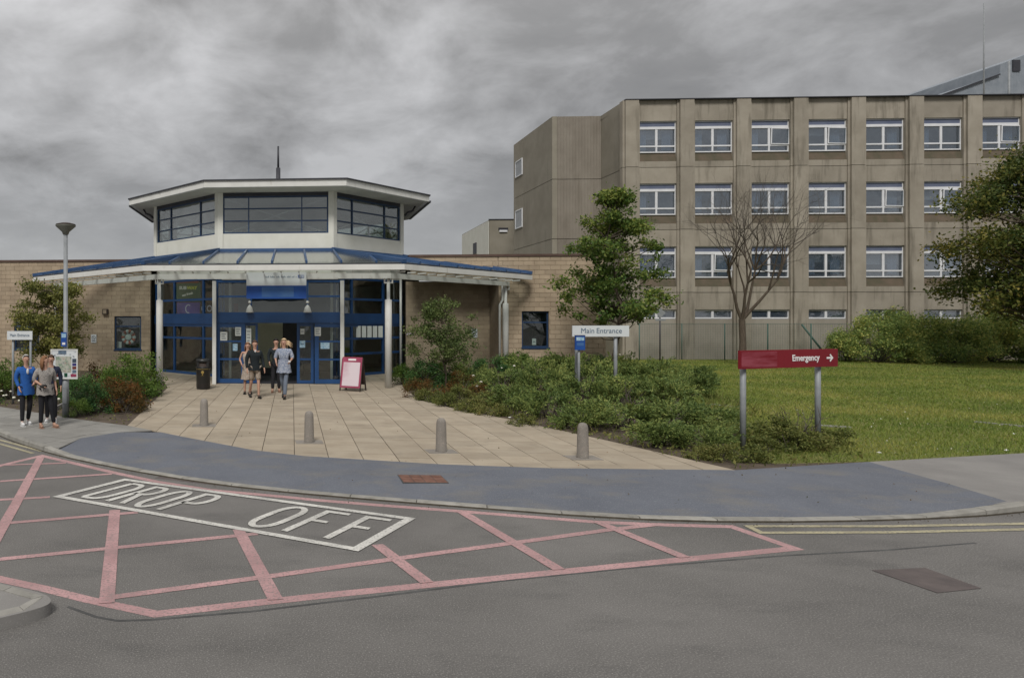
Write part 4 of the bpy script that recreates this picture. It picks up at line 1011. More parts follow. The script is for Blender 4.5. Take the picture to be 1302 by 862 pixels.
MB().box(-.05, x_e, -.05, .52, ZR + .002, ZR + .05).build('coping', M['dark_trim'], HB)
# stepped west end, in world coordinates
A2, B2, C2_, D2_ = (21.1, 54.1), (20.72, 46.5), (23.92, 46.38), (23.73, 43.0)
def wallseg(p, q, z0, z1, t, m, name, gap=.035):
    d = math.dist(p, q); ux_, uy_ = (q[0] - p[0]) / d, (q[1] - p[1]) / d; nx, ny = -uy_ * t, ux_ * t
    return MB().prism([p, q, (q[0] + nx, q[1] + ny), (p[0] + nx, p[1] + ny)], z0 + gap, z1).build(name, m, HB, True)
JW = [16.18, 11.95, 7.95, 4.1, .05]
Am = (A2[0] + (B2[0] - A2[0]) * .25, A2[1] + (B2[1] - A2[1]) * .25)
for j in range(4):
    z1, z0 = JW[j], JW[j + 1]
    wallseg(A2, (Am[0], Am[1] + .02), z0, z1, .25, M['concrete_side'], 'wall_panel'); wallseg((Am[0], Am[1] - .0), B2, z0, z1, .25, M['concrete_side'], 'wall_panel')
    wallseg((B2[0] + .01, B2[1]), (B2[0] + .32, B2[1] - .01), z0, z1, .24, M['concrete_side'], 'wall_panel')
    wallseg((B2[0] + .34, B2[1] + .02), C2_, z0, z1, .22, M['ribbed'], 'ribbed_panel'); wallseg(C2_, (D2_[0], D2_[1] + .3), z0, z1, .25, M['concrete_side'], 'wall_panel')
MB().prism([(A2[0] + .3, A2[1]), (B2[0] + .3, B2[1] + .3), (C2_[0] + .3, C2_[1] + .3), (30, 44), (34, 58), (23.4, 58)], .05, ZR - .05).build('inner_wall', M['concrete_side'], HB, True)
# small windows in the end wall
for v0, v1 in ((205, 225.5), (267.5, 291)):
    for_ = MB(); f0, f1 = .06, .26
    p = (A2[0] + (B2[0] - A2[0]) * f0, A2[1] + (B2[1] - A2[1]) * f0); q = (A2[0] + (B2[0] - A2[0]) * f1, A2[1] + (B2[1] - A2[1]) * f1)
    zt_, zb_ = WP(660, v0, 53.2)[2], WP(660, v1, 53.2)[2]
    w = MB(); w.prism([p, q, (q[0] - .06, q[1]), (p[0] - .06, p[1])][::-1], zb_, zb_ + .08); w.prism([p, q, (q[0] - .06, q[1]), (p[0] - .06, p[1])][::-1], zt_ - .08, zt_)
    w.prism([p, (p[0], p[1] - .08), (p[0] - .06, p[1] - .08), (p[0] - .06, p[1])][::-1], zb_ + .08, zt_ - .08); w.prism([(q[0], q[1] + .08), q, (q[0] - .06, q[1]), (q[0] - .06, q[1] + .08)][::-1], zb_ + .08, zt_ - .08)
    w = w.build('window', M['upvc'], HB, True)
    MB().prism([(p[0] - .02, p[1] - .08), (q[0] - .02, q[1] + .08), (q[0] - .035, q[1] + .08), (p[0] - .035, p[1] - .08)][::-1], zb_ + .08, zt_ - .08).build('pane', M['blind'], w, True)
# low block behind, plant room on the roof side, aerial
t = thing('rear_block', (22, 62, 0), 0, 'small pale concrete block behind, left of the tall hospital wing', 'building')
a0, a1, a2 = (22.0, 62.0), (22.9, 72.5), (25.5, 61.9)
MB().prism([a0, a2, (27, 72), a1], .05, 11.48).build('wall', M['concrete_side'], t, True)
MB().prism([(21.98, 62.05), (21.93, 62.05), (22.85, 72.5), (22.9, 72.5)][::-1], .05, 11.40).build('rendered_wall', M['cream'], t, True)
MB().prism([(21.9, 61.95), (25.6, 61.85), (25.6, 62.1), (22.0, 62.2)], 11.482, 11.56).build('coping', M['dark_trim'], t, True)
q = WP(640, 294, 61.9); MB().box(q[0] - .35, q[0] + .35, 61.85, 62.0, q[2] - .08, q[2] + .1).build('window', M['upvc'], t, True)
MB().box(q[0] - .42, q[0] + .42, 61.87, 61.99, q[2] + .12, q[2] + .3).build('vent', M['dark_trim'], t, True)
q = (22.3, 66.5); MB().box(22.25, 22.36, 66.3, 67.2, WP(603, 322, 66)[2], WP(603, 308, 66)[2]).build('window', M['dark_trim'], t, True)
t = thing('plant_room', (62, 62, 0), 0, 'grey metal clad plant building rising behind the hospital roof', 'building')
cl = mat('grey_cladding', (.20, .225, .255), (.25, .275, .305), 1.5, .5, bump=.5, bumptex=(2.2, (1, 0, 0)))
pts = [WP(1190, 124, 62), WP(1271, 95, 62), WP(1272, 82, 62), WP(1330, 60, 62), WP(1460, 60, 62), WP(1460, 200, 62), WP(1190, 200, 62)]
b = MB(); n_ = len(pts); b.add([(p[0], 62, p[2]) for p in pts] + [(p[0], 74, p[2]) for p in pts], [tuple(range(n_ - 1, -1, -1)), tuple(range(n_, 2 * n_))] + [(i, (i + 1) % n_, n_ + (i + 1) % n_, n_ + i) for i in range(n_)])
b.build('cladding', cl, t, True)
q = WP(1291, 84, 62); MB().box(q[0] - .3, q[0] + .35, 61.9, 62, q[2] - .5, q[2] + .5).build('louvre', M['dark_trim'], t, True)
pts2 = [WP(1190, 124, 61.9), WP(1271, 95, 61.9)]; MB().bar(pts2[0], pts2[1], .15, .12).build('verge_trim', M['dark_trim'], t, True)
q = WP(1283, 119, 52); tag(MB().tube([(q[0], 52, ZR - .1), (q[0], 52, WP(1283, 78, 52)[2])], .07).build('vent_pipe', M['galv']), 'pale grey vent pipe standing on the hospital roof', 'pipe')
q = WP(1251, 115, 50); t = thing('aerial_mast', (q[0], 50, ZR - .1), 0, 'tall thin aerial mast standing on the hospital roof', 'mast')
MB().tube([(0, 0, 0), (0, 0, 5.0), (0, 0, 9.3)], [.06, .045, .03], 8).build('pole', M['galv'], t); MB().box(-.1, .12, -.06, .06, 2.0, 2.12).build('clamp', M['dark_trim'], t)
# ------------------------------------------------------------------ mesh fence before the lower storey
t = thing('mesh_fence', (25, 41, .1), 0, 'thin green wire mesh fence along the foot of the hospital block', 'fence')
fa, fb = (24.0, 42.0), (41.5, 41.1); nf = 7
for i in range(nf + 1):
    f = i / nf; x, y = fa[0] + (fb[0] - fa[0]) * f, fa[1] + (fb[1] - fa[1]) * f
    MB().tube([(x, y, .05), (x, y, 2.32)], .035, 6).build('post', mat('green_post', (.06, .11, .09), None, rough=.6) if i == 0 else bpy.data.materials['green_post'], t, True)
gm = bpy.data.materials['green_post']
MB().tube([(*fa, 2.3), (*fb, 2.3)], .012, 5).build('rail', gm, t, True)
MB().tube([(33.5, 41.55, 2.25), (34.9, 41.48, .4)], .06, 6).build('brace', gm, t, True)
b = MB(); 
for k in range(0, 176):
    f = k / 176; x, y = fa[0] + (fb[0] - fa[0]) * f, fa[1] + (fb[1] - fa[1]) * f; b.bar((x, y, .1), (x, y, 2.3), .006)
for k in range(20): b.bar((*fa, .15 + k * .11), (*fb, .15 + k * .11), .006)
b.build('mesh_infill', gm, t, True, kind='stuff')

# ------------------------------------------------------------------ street furniture
G0 = .10
def bollard(u, v, label):
    x, y = GP(u, v); t = thing('bollard', (x, y, G0), 0, label, 'bollard', 'concrete bollards along the edge of the forecourt')
    MB().lathe([(.105, 0), (.10, .02), (.088, .50), (.085, .54), (.072, .585), (.045, .612), (.0, .622)], 18).build('shaft', M['bollard'], t)
    MB().prism([(-.27, -.20), (.27, -.20), (.27, .20), (-.27, .20)], -.005, .007).build('base_slab', M['bollard'], t)
bollard(259.5, 541, 'tapered concrete bollard nearest the litter bin, furthest of the four from the camera')
bollard(393, 562, 'tapered concrete bollard in front of the entrance doors')
bollard(561, 574, 'tapered concrete bollard right of the doors, at the middle of the paving edge')
bollard(741, 582, 'tapered concrete bollard beside the juniper, at the narrow right end of the paving')
# litter bin
x, y = GP(258.5, 494.5); t = thing('litter_bin', (x, y, G0), -.05, 'black round topped litter bin with gold emblem beside the white porch post', 'bin')
MB().lathe([(.235, 0), (.245, .04), (.25, .72), (.262, .735), (.262, .77), (.25, .785)], 24).build('body', M['black'], t)
MB().lathe([(.245, .785), (.245, .80), (.215, .82), (.215, .94)], 24).build('neck', M['ply'], t)
for k in range(4):
    a = R(45 + 90 * k); MB().bar((.235 * math.cos(a), .235 * math.sin(a), .78), (.235 * math.cos(a), .235 * math.sin(a), .96), .09, .05).build('pillar', M['black'], t)
MB().lathe([(.255, .95), (.265, .97), (.26, 1.03), (.22, 1.06), (.0, 1.075)], 24).build('lid', M['black'], t)
for z in (.10, .17): MB().lathe([(.252, z), (.256, z + .006), (.252, z + .014)], 24).build('ring', M['ply'], t)
b = MB(); b.ball((0, -.25, .60), .055, 12, sc=(1, .12, 1)); b.bar((-.05, -.252, .49), (.05, -.252, .49), .03, .006); b.bar((0, -.254, .50), (0, -.254, .58), .022, .006); b.build('emblem', M['gold'], t)
MB().lathe([(.252, .70), (.2535, .70), (.2535, .712), (.252, .712)], 24).build('gold_band', M['gold'], t)
# A-board
x, y = GP(449, 497); t = thing('advertising_board', (x, y + .1, G0), R(-30), 'maroon edged A-board with washed out poster beside the right porch post', 'sign')
def tilt(pts, ang, y0): return [(p[0], y0 + p[2] * math.sin(ang) + p[1] * math.cos(ang), p[2] * math.cos(ang) - p[1] * math.sin(ang)) for p in pts]
def tboard(x0, x1, z0, z1, y0_, y1_, ang, y0, m, name, mats=None):
    b = MB(); b.box(x0, x1, y0_, y1_, z0, z1); b.v = tilt(b.v, ang, y0); return b.build(name, m, t)
W2 = .36
tboard(-W2, W2, .12, 1.18, -.02, .02, R(14), -.28, M['magenta'], 'front_panel')
tboard(-W2 + .06, W2 - .06, .18, 1.0, -.026, -.021, R(14), -.28, M['pinkish'], 'poster')
tboard(-.14, .14, 1.06, 1.12, -.026, -.021, R(14), -.28, M['print_white'], 'lettering')
for k in (-1, 1): tboard(k * W2 - .02, k * W2 + .02, .0, 1.12, -.02, .02, R(14), -.275, M['ply'], 'front_leg')
tboard(-W2, W2, .22, 1.16, -.02, .02, R(-15), .30, M['ply'], 'back_panel')
for k in (-1, 1): tboard(k * W2 - .02, k * W2 + .02, .0, 1.14, -.022, .022, R(-15), .31, M['ply'], 'back_leg')
# lamp post with boards
x, y = GP(83.5, 530); LP = (x, y); t = thing('lamp_post', (x, y, G0), 0, 'tall grey lamp post with upturned cone lantern at the left', 'lamp post')
MB().tube([(0, 0, 0), (0, 0, 1.25)], .085, 14).build('base_section', M['galv'], t)
MB().tube([(0, 0, 1.25), (0, 0, 1.30), (0, 0, 4.55)], [.085, .06, .052], 12).build('pole', M['galv'], t)
MB().box(-.05, .05, -.095, -.08, .35, .75).build('access_door', M['galv'], t)
MB().lathe([(.055, 4.55), (.07, 4.56), (.09, 4.62), (.245, 4.76), (.25, 4.78), (.24, 4.785)], 24).build('lantern_cone', M['lampgrey'], t)
MB().lathe([(.24, 4.785), (.25, 4.80), (.235, 4.815), (.12, 4.845), (.0, 4.855)], 24).build('lantern_cap', M['ply'], t)
bsz = y - .12
q0, q1 = WP(77.5, 422.5, bsz), WP(84.5, 440.5, bsz)
t = thing('parking_sign', (q0[0], bsz, q1[2]), 0, 'small narrow blue sign strapped to the lamp post above the map board', 'sign')
w, h = q1[0] - q0[0], q0[2] - q1[2]
MB().box(0, w, 0, .02, 0, h).build('board', M['sign_blue'], t); MB().box(.015, w - .015, -.003, -.001, h * .62, h * .92).build('white_panel', M['paper_blue'], t); MB().box(.03, w - .03, -.003, -.001, h * .12, h * .28).build('symbol', M['print_white'], t)
q0, q1 = WP(64.5, 444, bsz), WP(98.5, 482, bsz); w, h = q1[0] - q0[0], q0[2] - q1[2]
t = thing('map_board', (q0[0], bsz, q1[2]), R(2), 'white framed hospital site map board fixed to the lamp post', 'sign')
MB().box(0, w, 0, .03, 0, h).build('backing', M['white_sign'], t)
for a in ((0, w, h - .025, h), (0, w, 0, .025), (0, .025, .025, h - .025), (w - .025, w, .025, h - .025)): MB().box(a[0], a[1], -.012, -.001, a[2], a[3]).build('frame_edge', M['white_metal'], t)
MB().box(w * .28, w * .58, -.004, -.001, h * .83, h * .95).build('title_panel', M['print_blue'], t)
mapm = mat('site_plan_print', (.42, .42, .36), (.20, .27, .20), 9, .7, lo=.48, hi=.60, stain=((.36, .17, .15), 12, (1, 1, 1), .58, .66, .8))
MB().box(w * .18, w * .76, -.004, -.001, h * .22, h * .76).build('site_plan', mapm, t)
cols = ['print_dark', 'purple_sign', 'darkred', 'print_blue', 'magenta', 'darkred', 'green_sign']
for k, (a, c, e_, g) in enumerate(((.80, .95, .55, .68), (.80, .95, .44, .53), (.80, .95, .33, .42), (.80, .95, .20, .30), (.74, .95, .07, .17), (.12, .42, .07, .18), (.50, .62, .07, .20))): MB().box(w * a, w * c, -.004, -.001, h * e_, h * g).build('colour_panel', M[cols[k]], t)
b = MB(); r_ = random.Random(2)
for k in range(60):
    a, c = r_.uniform(.05, .9) * w, r_.uniform(.06, .94) * h
    b.box(a, a + r_.uniform(.01, .05), -.006, -.0045, c, c + .008)
b.build('small_print', M['print_dark'], t)

def sign_on_posts(name, label, u0, u1, v0, v1, y, posts, mface, mpost=M['galv'], pr=.045, rz=0, square=False):
    q0, q1 = WP(u0, v0, y), WP(u1, v1, y); w, h = q1[0] - q0[0], q0[2] - q1[2]
    t = thing(name, (q0[0], y, G0), rz, label, 'sign'); zb_ = q1[2] - G0
    MB().box(0, w, 0, .04, zb_, zb_ + h).build('board', mface, t)
    for p in posts:
        if square: MB().box(p * w - pr, p * w + pr, .042, .042 + 2 * pr, 0, zb_ + h * .8).build('post', mpost, t)
        else: MB().tube([(p * w, .05 + pr, 0), (p * w, .05 + pr, zb_ + h * .85)], pr, 12).build('post', mpost, t)
    return t, w, h, zb_
yE = GP(952, 576)[1]; yE2 = GP(1047, 567.5)[1]
# red emergency sign: runs slightly away from the camera towards the right
pa, pb = GP(952.5, 575), GP(1048, 567.5); ang = math.atan2(pb[1] - pa[1], pb[0] - pa[0])
d = math.dist(pa, pb); w_all = d * (124 / 95.5); t = thing('emergency_sign', (pa[0] - d * .105, pa[1] - .07, G0), ang, 'red direction sign reading Emergency with arrow, on two grey posts at the lawn edge', 'sign')
zt_ = WP(950, 445.5, pa[1])[2] - G0; zb_ = WP(950, 469, pa[1])[2] - G0; h = zt_ - zb_; Wd = w_all
MB().box(0, Wd, 0, .05, zb_, zt_).build('board', M['red_sign'], t)
MB().box(.02, Wd * .36, -.004, -.001, zb_ + .03, zt_ - .03).build('faded_print', M['red_blur'], t)
piece('lettering', text_mesh('Emergency', .165, M['print_white'], .004), t, (Wd * .655, -.006, zb_ + h * .52))
b = MB(); b.strip([(0, 0), (.15, 0)], .035, 0); b.strip([(.09, .065), (.16, 0), (.09, -.065)], .032, .001)
me = b.mesh('arrow', M['print_white']); me.transform(Matrix.Rotation(R(90), 4, 'X')); piece('arrow', me, t, (Wd * .875, -.006, zb_ + h * .50))
for f in (.105 * d, .105 * d + d): MB().tube([(f, .11, 0), (f, .11, zt_ - .04)], .048, 14).build('post', M['galv'], t)
for f in (.105 * d, .105 * d + d):
    for z in (zb_ + .06, zt_ - .08): MB().box(f - .07, f + .07, .052, .075, z, z + .03).build('clip', M['galv'], t)
# Main Entrance sign
t, w, h, zb_ = sign_on_posts('main_entrance_sign', 'white sign reading Main Entrance standing in the shrubs before the small tree', 728, 800, 414, 428, 20.5, (.10, .79), M['white_sign'], pr=.05)
piece('lettering', text_mesh('Main', .215, M['print_blue'], 0, sx=1.0), t, (w * .265, -.006, zb_ + h * .52)); piece('lettering', text_mesh('Entrance', .215, M['print_blue'], 0, sx=1.0), t, (w * .645, -.006, zb_ + h * .52))
t, w, h, zb_ = sign_on_posts('small_blue_sign', 'small dark blue notice on its own post below the Main Entrance sign', 731.5, 744, 427, 445, 20.1, (.5,), M['sign_blue'], pr=.035)
MB().box(.03, w - .03, -.004, -.001, zb_ + h * .66, zb_ + h * .90).build('white_print', M['paper_blue'], t); MB().box(.04, w - .04, -.004, -.001, zb_ + h * .30, zb_ + h * .52).build('pale_print', M['sign_blur'], t)
MB().box(-.01, w + .01, -.003, .043, zb_ + h - .001 + .002, zb_ + h + .02).build('top_edge', M['dark_trim'], t)
# left white sign, half hidden
t, w, h, zb_ = sign_on_posts('direction_sign', 'white sign on two thin posts at the far left, half hidden by the small tree', 9, 41, 421, 432, 20.0, (.20, .90), M['white_sign'], pr=.035)
piece('lettering', text_mesh('Main Entrance', .115, M['print_blue'], 0, sx=.86), t, (w * .5, -.006, zb_ + h * .52))
# road sign seen from behind, by the hospital
q = GP(820.5, 457); t = thing('road_sign', (q[0], q[1] - 1.5, G0), 0, 'grey backed diamond sign on a thin pole beside the hospital fence', 'sign')
MB().tube([(0, 0, 0), (0, 0, 3.0)], .04, 8).build('pole', M['dark_trim'], t); 
b = MB(); b.add([(x_, -.06, 2.85 + z_) for x_, z_ in ((0, -.30), (.30, 0), (0, .30), (-.30, 0))] + [(x_, -.04, 2.85 + z_) for x_, z_ in ((0, -.30), (.30, 0), (0, .30), (-.30, 0))], [(0, 1, 2, 3), (7, 6, 5, 4), (0, 4, 5, 1), (1, 5, 6, 2), (2, 6, 7, 3), (3, 7, 4, 0)]); b.build('plate', M['galv'], t)
MB().box(-.3, .3, -.06, -.04, 2.38, 2.5).build('lower_plate', M['galv'], t)
# inspection cover in the footway
q = GP(537, 609.5, .09); zc_ = .0685
t = thing('inspection_cover', (q[0], q[1], .0995), R(-3), 'rusty brown inspection cover with brick pattern in the blue-grey footway', 'cover')
rust = mat('rusty_iron', (.13, .062, .045), (.18, .095, .07), 12, .85, .3, 60, rnd=.12)
MB().box(-.34, .34, -.26, .26, -.05, .004).build('frame', M['seam'], t)
for i in range(4):
    for j in range(3): MB().box(-.325 + i * .165, -.325 + i * .165 + .155, -.245 + j * .165, -.245 + j * .165 + .155, .0, .008).build('cover_plate', rust, t)
# small litter
for k, (u, v) in enumerate(((648, 531), (660, 533.5), (1280, 573), (1118, 576), (1290, 552), (706, 545))):
    q = GP(u, v); tag(MB().add([(q[0] - .03, q[1] - .02, .105), (q[0] + .035, q[1] - .015, .11), (q[0] + .03, q[1] + .03, .125), (q[0] - .025, q[1] + .03, .112)], [(0, 1, 2, 3)]).build('litter', M['litter']),
        ['scrap of white litter at the forecourt edge left of the pair', 'scrap of white litter at the forecourt edge right of the pair', 'white scrap on the lawn edge at the far right', 'white scrap on the grass just right of the red sign', 'white scrap on the lawn near the right edge', 'white scrap in the soil behind the third bollard'][k], 'litter')

# ------------------------------------------------------------------ vegetation
def leaf_quads(c, size, rng, asp=.55, droop=0.0, dirs=None, jitter=1.0, upbias=.4):
    """one pointed four-cornered leaf per centre"""
    n = len(c)
    d = rng.normal(size=(n, 3)) if dirs is None else dirs + rng.normal(size=(n, 3)) * .35 * jitter
    d[:, 2] -= droop; d /= np.linalg.norm(d, axis=1, keepdims=True)
    nr = rng.normal(size=(n, 3)); nr[:, 2] += upbias * 2
    s = np.cross(d, nr); s /= np.linalg.norm(s, axis=1, keepdims=True) + 1e-9
    L_ = (size * rng.uniform(.6, 1.35, n))[:, None]; W_ = L_ * asp * .5
    up = np.cross(s, d)
    v = np.stack([c - d * L_ * .5, c + s * W_ + up * W_ * .25, c + d * L_ * .5, c - s * W_ + up * W_ * .25], 1).reshape(-1, 3)
    return v, np.arange(4 * n).reshape(n, 4)
def clump_points(rng, centres, radii, per, flat=.7):
    out = []
    for c, r in zip(centres, radii):
        k = max(4, int(per * rng.uniform(.6, 1.4) * (r / np.mean(radii)) ** 2)); p = rng.normal(size=(k, 3)) * r * .5; p[:, 2] *= flat; out.append(p + c)
    return np.concatenate(out)
def branch(mb, a, b_, r0, r1, rng, segs=5, bend=.12, n=5):
    a = np.array(a, float); b_ = np.array(b_, float); L_ = np.linalg.norm(b_ - a); pts = []
    off = rng.normal(size=3) * bend * L_
    for i in range(segs + 1):
        t = i / segs; pts.append(tuple(a + (b_ - a) * t + off * math.sin(math.pi * t) * .5 + (rng.normal(size=3) * .02 * L_ if 0 < i < segs else 0)))
    mb.tube(pts, [r0 + (r1 - r0) * i / segs for i in range(segs + 1)], n, cap=False); return pts
def tree(name, label, x, y, trunk_h, crown, leafm, nleaf, leaf, seed, trunk_r, group=None, nclump=60, rag=.35, droop=.2, per_r=.42, cat='tree', shape=None, stems=1, clumpflat=.7, z0=G0):
    """crown = (rx, ry, zbottom, ztop); clumps fill an uneven envelope, limbs run to them"""
    rng = np.random.default_rng(seed); rx, ry, zb, zt = crown; t = thing(name, (x, y, z0), 0, label, cat, group)
    C = []; R_ = []
    while len(C) < nclump:
        h = rng.uniform(0, 1); prof = shape(h) if shape else math.sin(math.pi * (.12 + .80 * h)) ** .6
        a = rng.uniform(0, 2 * math.pi); wob = 1 + rag * math.sin(2.1 * a + seed) * .5 + rag * rng.normal() * .45
        rr_ = math.sqrt(rng.uniform(.08, 1)) * prof * min(1.22, max(.35, wob))
        C.append((rx * rr_ * math.cos(a), ry * rr_ * math.sin(a), zb + (zt - zb) * h)); R_.append(rng.uniform(.6, 1.25) * per_r)
    C = np.array(C); R_ = np.array(R_)
    pts = clump_points(rng, C, R_, nleaf / nclump, clumpflat)
    v, f = leaf_quads(pts, leaf, rng, droop=droop); rv = np.clip(rng.beta(2, 2, len(f)), 0, 1)
    mb = MB(); top = np.array((rng.normal() * .1, rng.normal() * .1, zb + (zt - zb) * .8))
    spine = branch(mb, (0, 0, -.05), tuple(top), trunk_r, trunk_r * .25, rng, 8, .03, 8)
    trunk = MB(); trunk.v, trunk.f, trunk.mi, trunk.sm = mb.v, mb.f, mb.mi, mb.sm
    for c, r in zip(C, R_):
        zz = max(trunk_h * .8, min(top[2] * .95, c[2] - .55 * math.hypot(c[0], c[1]))); k = min(range(len(spine)), key=lambda i: abs(spine[i][2] - zz))
        branch(trunk, spine[k], tuple(c), trunk_r * .28, .008, rng, 4, .15, 4)
    trunk.build('trunk', M['bark'], t)
    link('crown', nomesh('crown', v, f, leafm, rv), t)
    return t
# small tree before the corner of the block wall
q = (780 - CX) / F * 26.5
def sh1(h): return max(.16, (.80 + .35 * math.sin(h * 9)) * (math.sin(math.pi * (.14 + .80 * h)) ** .75))
tree('young_tree', 'young bushy green tree beside the end of the block wall, behind the Main Entrance sign', q, 26.5, 2.0, (2.2, 2.0, 2.35, 7.3), M['leaf_tree'], 17000, .13, 41, .088, nclump=120, shape=lambda h: max(.10, (1.10 - .95 * h) * (1 if h > .12 else .8)), rag=.7, per_r=.34)
# large tree at the right edge
tree('broad_tree', 'broad tree with yellowing top at the right edge above the hedge', 38.6, 33.0, 2.4, (3.6, 3.6, 2.9, 10.3), M['leaf_big'], 52000, .17, 33, .2, nclump=210, shape=lambda h: max(.25, math.sin(math.pi * (.20 + .72 * h)) ** .7), rag=.5, per_r=.80)
# small pale tree by the lamp post and the loose shrub tree right of the doors
tree('small_tree', 'small pale olive leaved tree behind the lamp post and map board', -6.0, 22.0, .9, (1.30, 1.2, 1.35, 3.55), M['leaf_pale'], 14000, .090, 5, .045, nclump=75, shape=lambda h: max(.3, math.sin(math.pi * (.18 + .70 * h)) ** .6), rag=.45, per_r=.30)
tree('small_tree', 'loose grey green shrubby tree against the block wall right of the doors', 7.25, 24.8, .6, (1.22, 1.0, .9, 3.15), M['leaf_soft'], 8000, .085, 9, .04, nclump=60, shape=lambda h: max(.3, math.sin(math.pi * (.22 + .68 * h)) ** .7), rag=.6, per_r=.27)
# bare tree
def bare_tree(x, y, seed):
    rng = np.random.default_rng(seed); t = thing('bare_tree', (x, y, G0), 0, 'leafless dark tree on the lawn behind the red Emergency sign', 'tree'); tr = MB(); tw = MB()
    def grow(mb, p, d, L_, r, lev):
        n = 4; pts = [p]; dd = np.array(d, float)
        for i in range(n):
            dd = dd + rng.normal(size=3) * .13 + np.array((0, 0, .05)); dd /= np.linalg.norm(dd); pts.append(pts[-1] + dd * L_ / n)
        mb.tube([tuple(q) for q in pts], [r * (1 - .55 * i / n) for i in range(n + 1)], 7 if lev < 2 else 4, cap=False)
        if lev >= 5: return
        k = (4, 3, 3, 2, 2)[lev]
        for j in range(k):
            f = rng.uniform(.45, 1.0) if j else 1.0; i = min(n, max(1, int(round(f * n)))); a = rng.uniform(0, 2 * math.pi); sp_ = rng.uniform(.45, .95)
            ref = np.cross(dd, (0, 0, 1.0)); ref = ref / (np.linalg.norm(ref) + 1e-6); o = np.cross(dd, ref)
            nd = dd + (ref * math.cos(a) + o * math.sin(a)) * sp_; nd[2] += .15; nd /= np.linalg.norm(nd)
            grow(tr if lev < 1 else tw, pts[i], nd, L_ * rng.uniform(.62, .82), r * (.50 if lev else .55), lev + 1)
    tr.tube([(0, 0, -.1), (.02, 0, 1.0), (-.03, 0, 1.95)], [.19, .15, .145], 10, cap=False)
    for d in ((-.50, .1, 1), (-.10, -.2, 1), (.38, .15, 1), (.62, -.25, .85)): grow(tr, np.array((-.03, 0, 1.9)), np.array(d) / np.linalg.norm(d), 2.25, .085, 0)
    tr.build('trunk', M['bark'], t); tw.build('branches', M['twig'], t); return t
bare_tree((944 - CX) / F * 37.5, 37.5, 4).scale = (1.05, 1.0, 1.27)

def shrub_meshes(seed, leafm, n, leaf, rx, ry, h, nclump=26, per_r=.22, droop=0, asp=.55, spray=False, flat=.8):
    rng = np.random.default_rng(seed); C = []
    for _ in range(nclump):
        a = rng.uniform(0, 2 * math.pi); e_ = rng.uniform(.03, 1) ** .8; rr_ = math.sqrt(max(0, 1 - e_ * e_ * .85)) * rng.uniform(.55, 1.12)
        C.append((rx * rr_ * math.cos(a), ry * rr_ * math.sin(a), h * e_ * rng.uniform(.82, 1.12)))
    C = np.array(C); st = MB()
    if spray:      # arching sprays of narrow foliage
        P, D = [], []; ns = nclump * 9
        for k in range(ns):
            c = C[k % nclump] * np.array((.5, .5, .35)); a = math.atan2(C[k % nclump][1], C[k % nclump][0]) + rng.normal() * .7
            d = np.array((math.cos(a), math.sin(a), rng.uniform(.25, 1.1))); d /= np.linalg.norm(d); L_ = rng.uniform(.35, .75) * max(rx, ry) * .62
            m_ = int(n / ns); s_ = np.sort(rng.uniform(0, 1, m_))[:, None]
            p = c + d * s_ * L_ - np.array((0, 0, 1)) * (s_ ** 2) * L_ * .28 + rng.normal(size=(m_, 3)) * .022 * (1.2 - s_)
            p[:, 2] = np.maximum(p[:, 2], .02); P.append(p); D.append(np.repeat((d - np.array((0, 0, .25)))[None], m_, 0))
        P = np.concatenate(P); D = np.concatenate(D); keep = P[:, 2] < h * 1.15; P, D = P[keep], D[keep]
        v, f = leaf_quads(P, leaf, rng, asp=asp, dirs=D, jitter=1.1, upbias=.2)
    else:
        P = clump_points(rng, C, np.full(nclump, per_r) * rng.uniform(.7, 1.3, nclump), n / nclump, flat); P[:, 2] = np.abs(P[:, 2])
        v, f = leaf_quads(P, leaf, rng, asp=asp, droop=droop)
    if spray: C = C * np.array((.45, .45, .45))
    for c in C: branch(st, (rng.normal() * .05, rng.normal() * .05, -.03), tuple(c), .014, .004, rng, 4, .12, 4)
    return nomesh('foliage', v, f, leafm, np.clip(rng.beta(2, 2, len(f)), 0, 1)), st.mesh('stems', M['twig'])
PROTO = {
    'juniper': [shrub_meshes(50 + k, M['leaf_juniper'], 7000, .060, 1.15, 1.0, .85, 26, asp=.30, spray=True) for k in range(4)],
    'green': [shrub_meshes(60 + k, M['leaf_shrub'], 4200, .065, .85, .8, .95, 30, .20) for k in range(3)],
    'dark': [shrub_meshes(70 + k, M['leaf_dark'], 3800, .065, .85, .8, .9, 30, .20) for k in range(2)],
    'rust': [shrub_meshes(80 + k, M['leaf_rust'], 3200, .060, .75, .7, .8, 26, .18) for k in range(3)],
    'low': [shrub_meshes(90 + k, M['leaf_weed'], 1800, .060, .55, .5, .42, 20, .14) for k in range(3)],
    'hedge': [shrub_meshes(100 + k, M['leaf_hedge'], 9000, .12, 1.9, 1.4, 2.4, 46, .42) for k in range(3)],
}
def shrub(kind, k, u, v, sc, name, label, cat='shrub', group=None, sz=1.0, xy=None, rz=None):
    x, y = xy or GP(u, v); t = thing(name, (x, y, G0 - .01), random.uniform(0, 6.28) if rz is None else rz, label, cat, group)
    f, s_ = PROTO[kind][k % len(PROTO[kind])]; a = piece('foliage', f, t); c = piece('stems', s_, t); a.scale = c.scale = (sc, sc, sc * sz); return t
GJ = 'spreading junipers on the bed between forecourt and lawn'
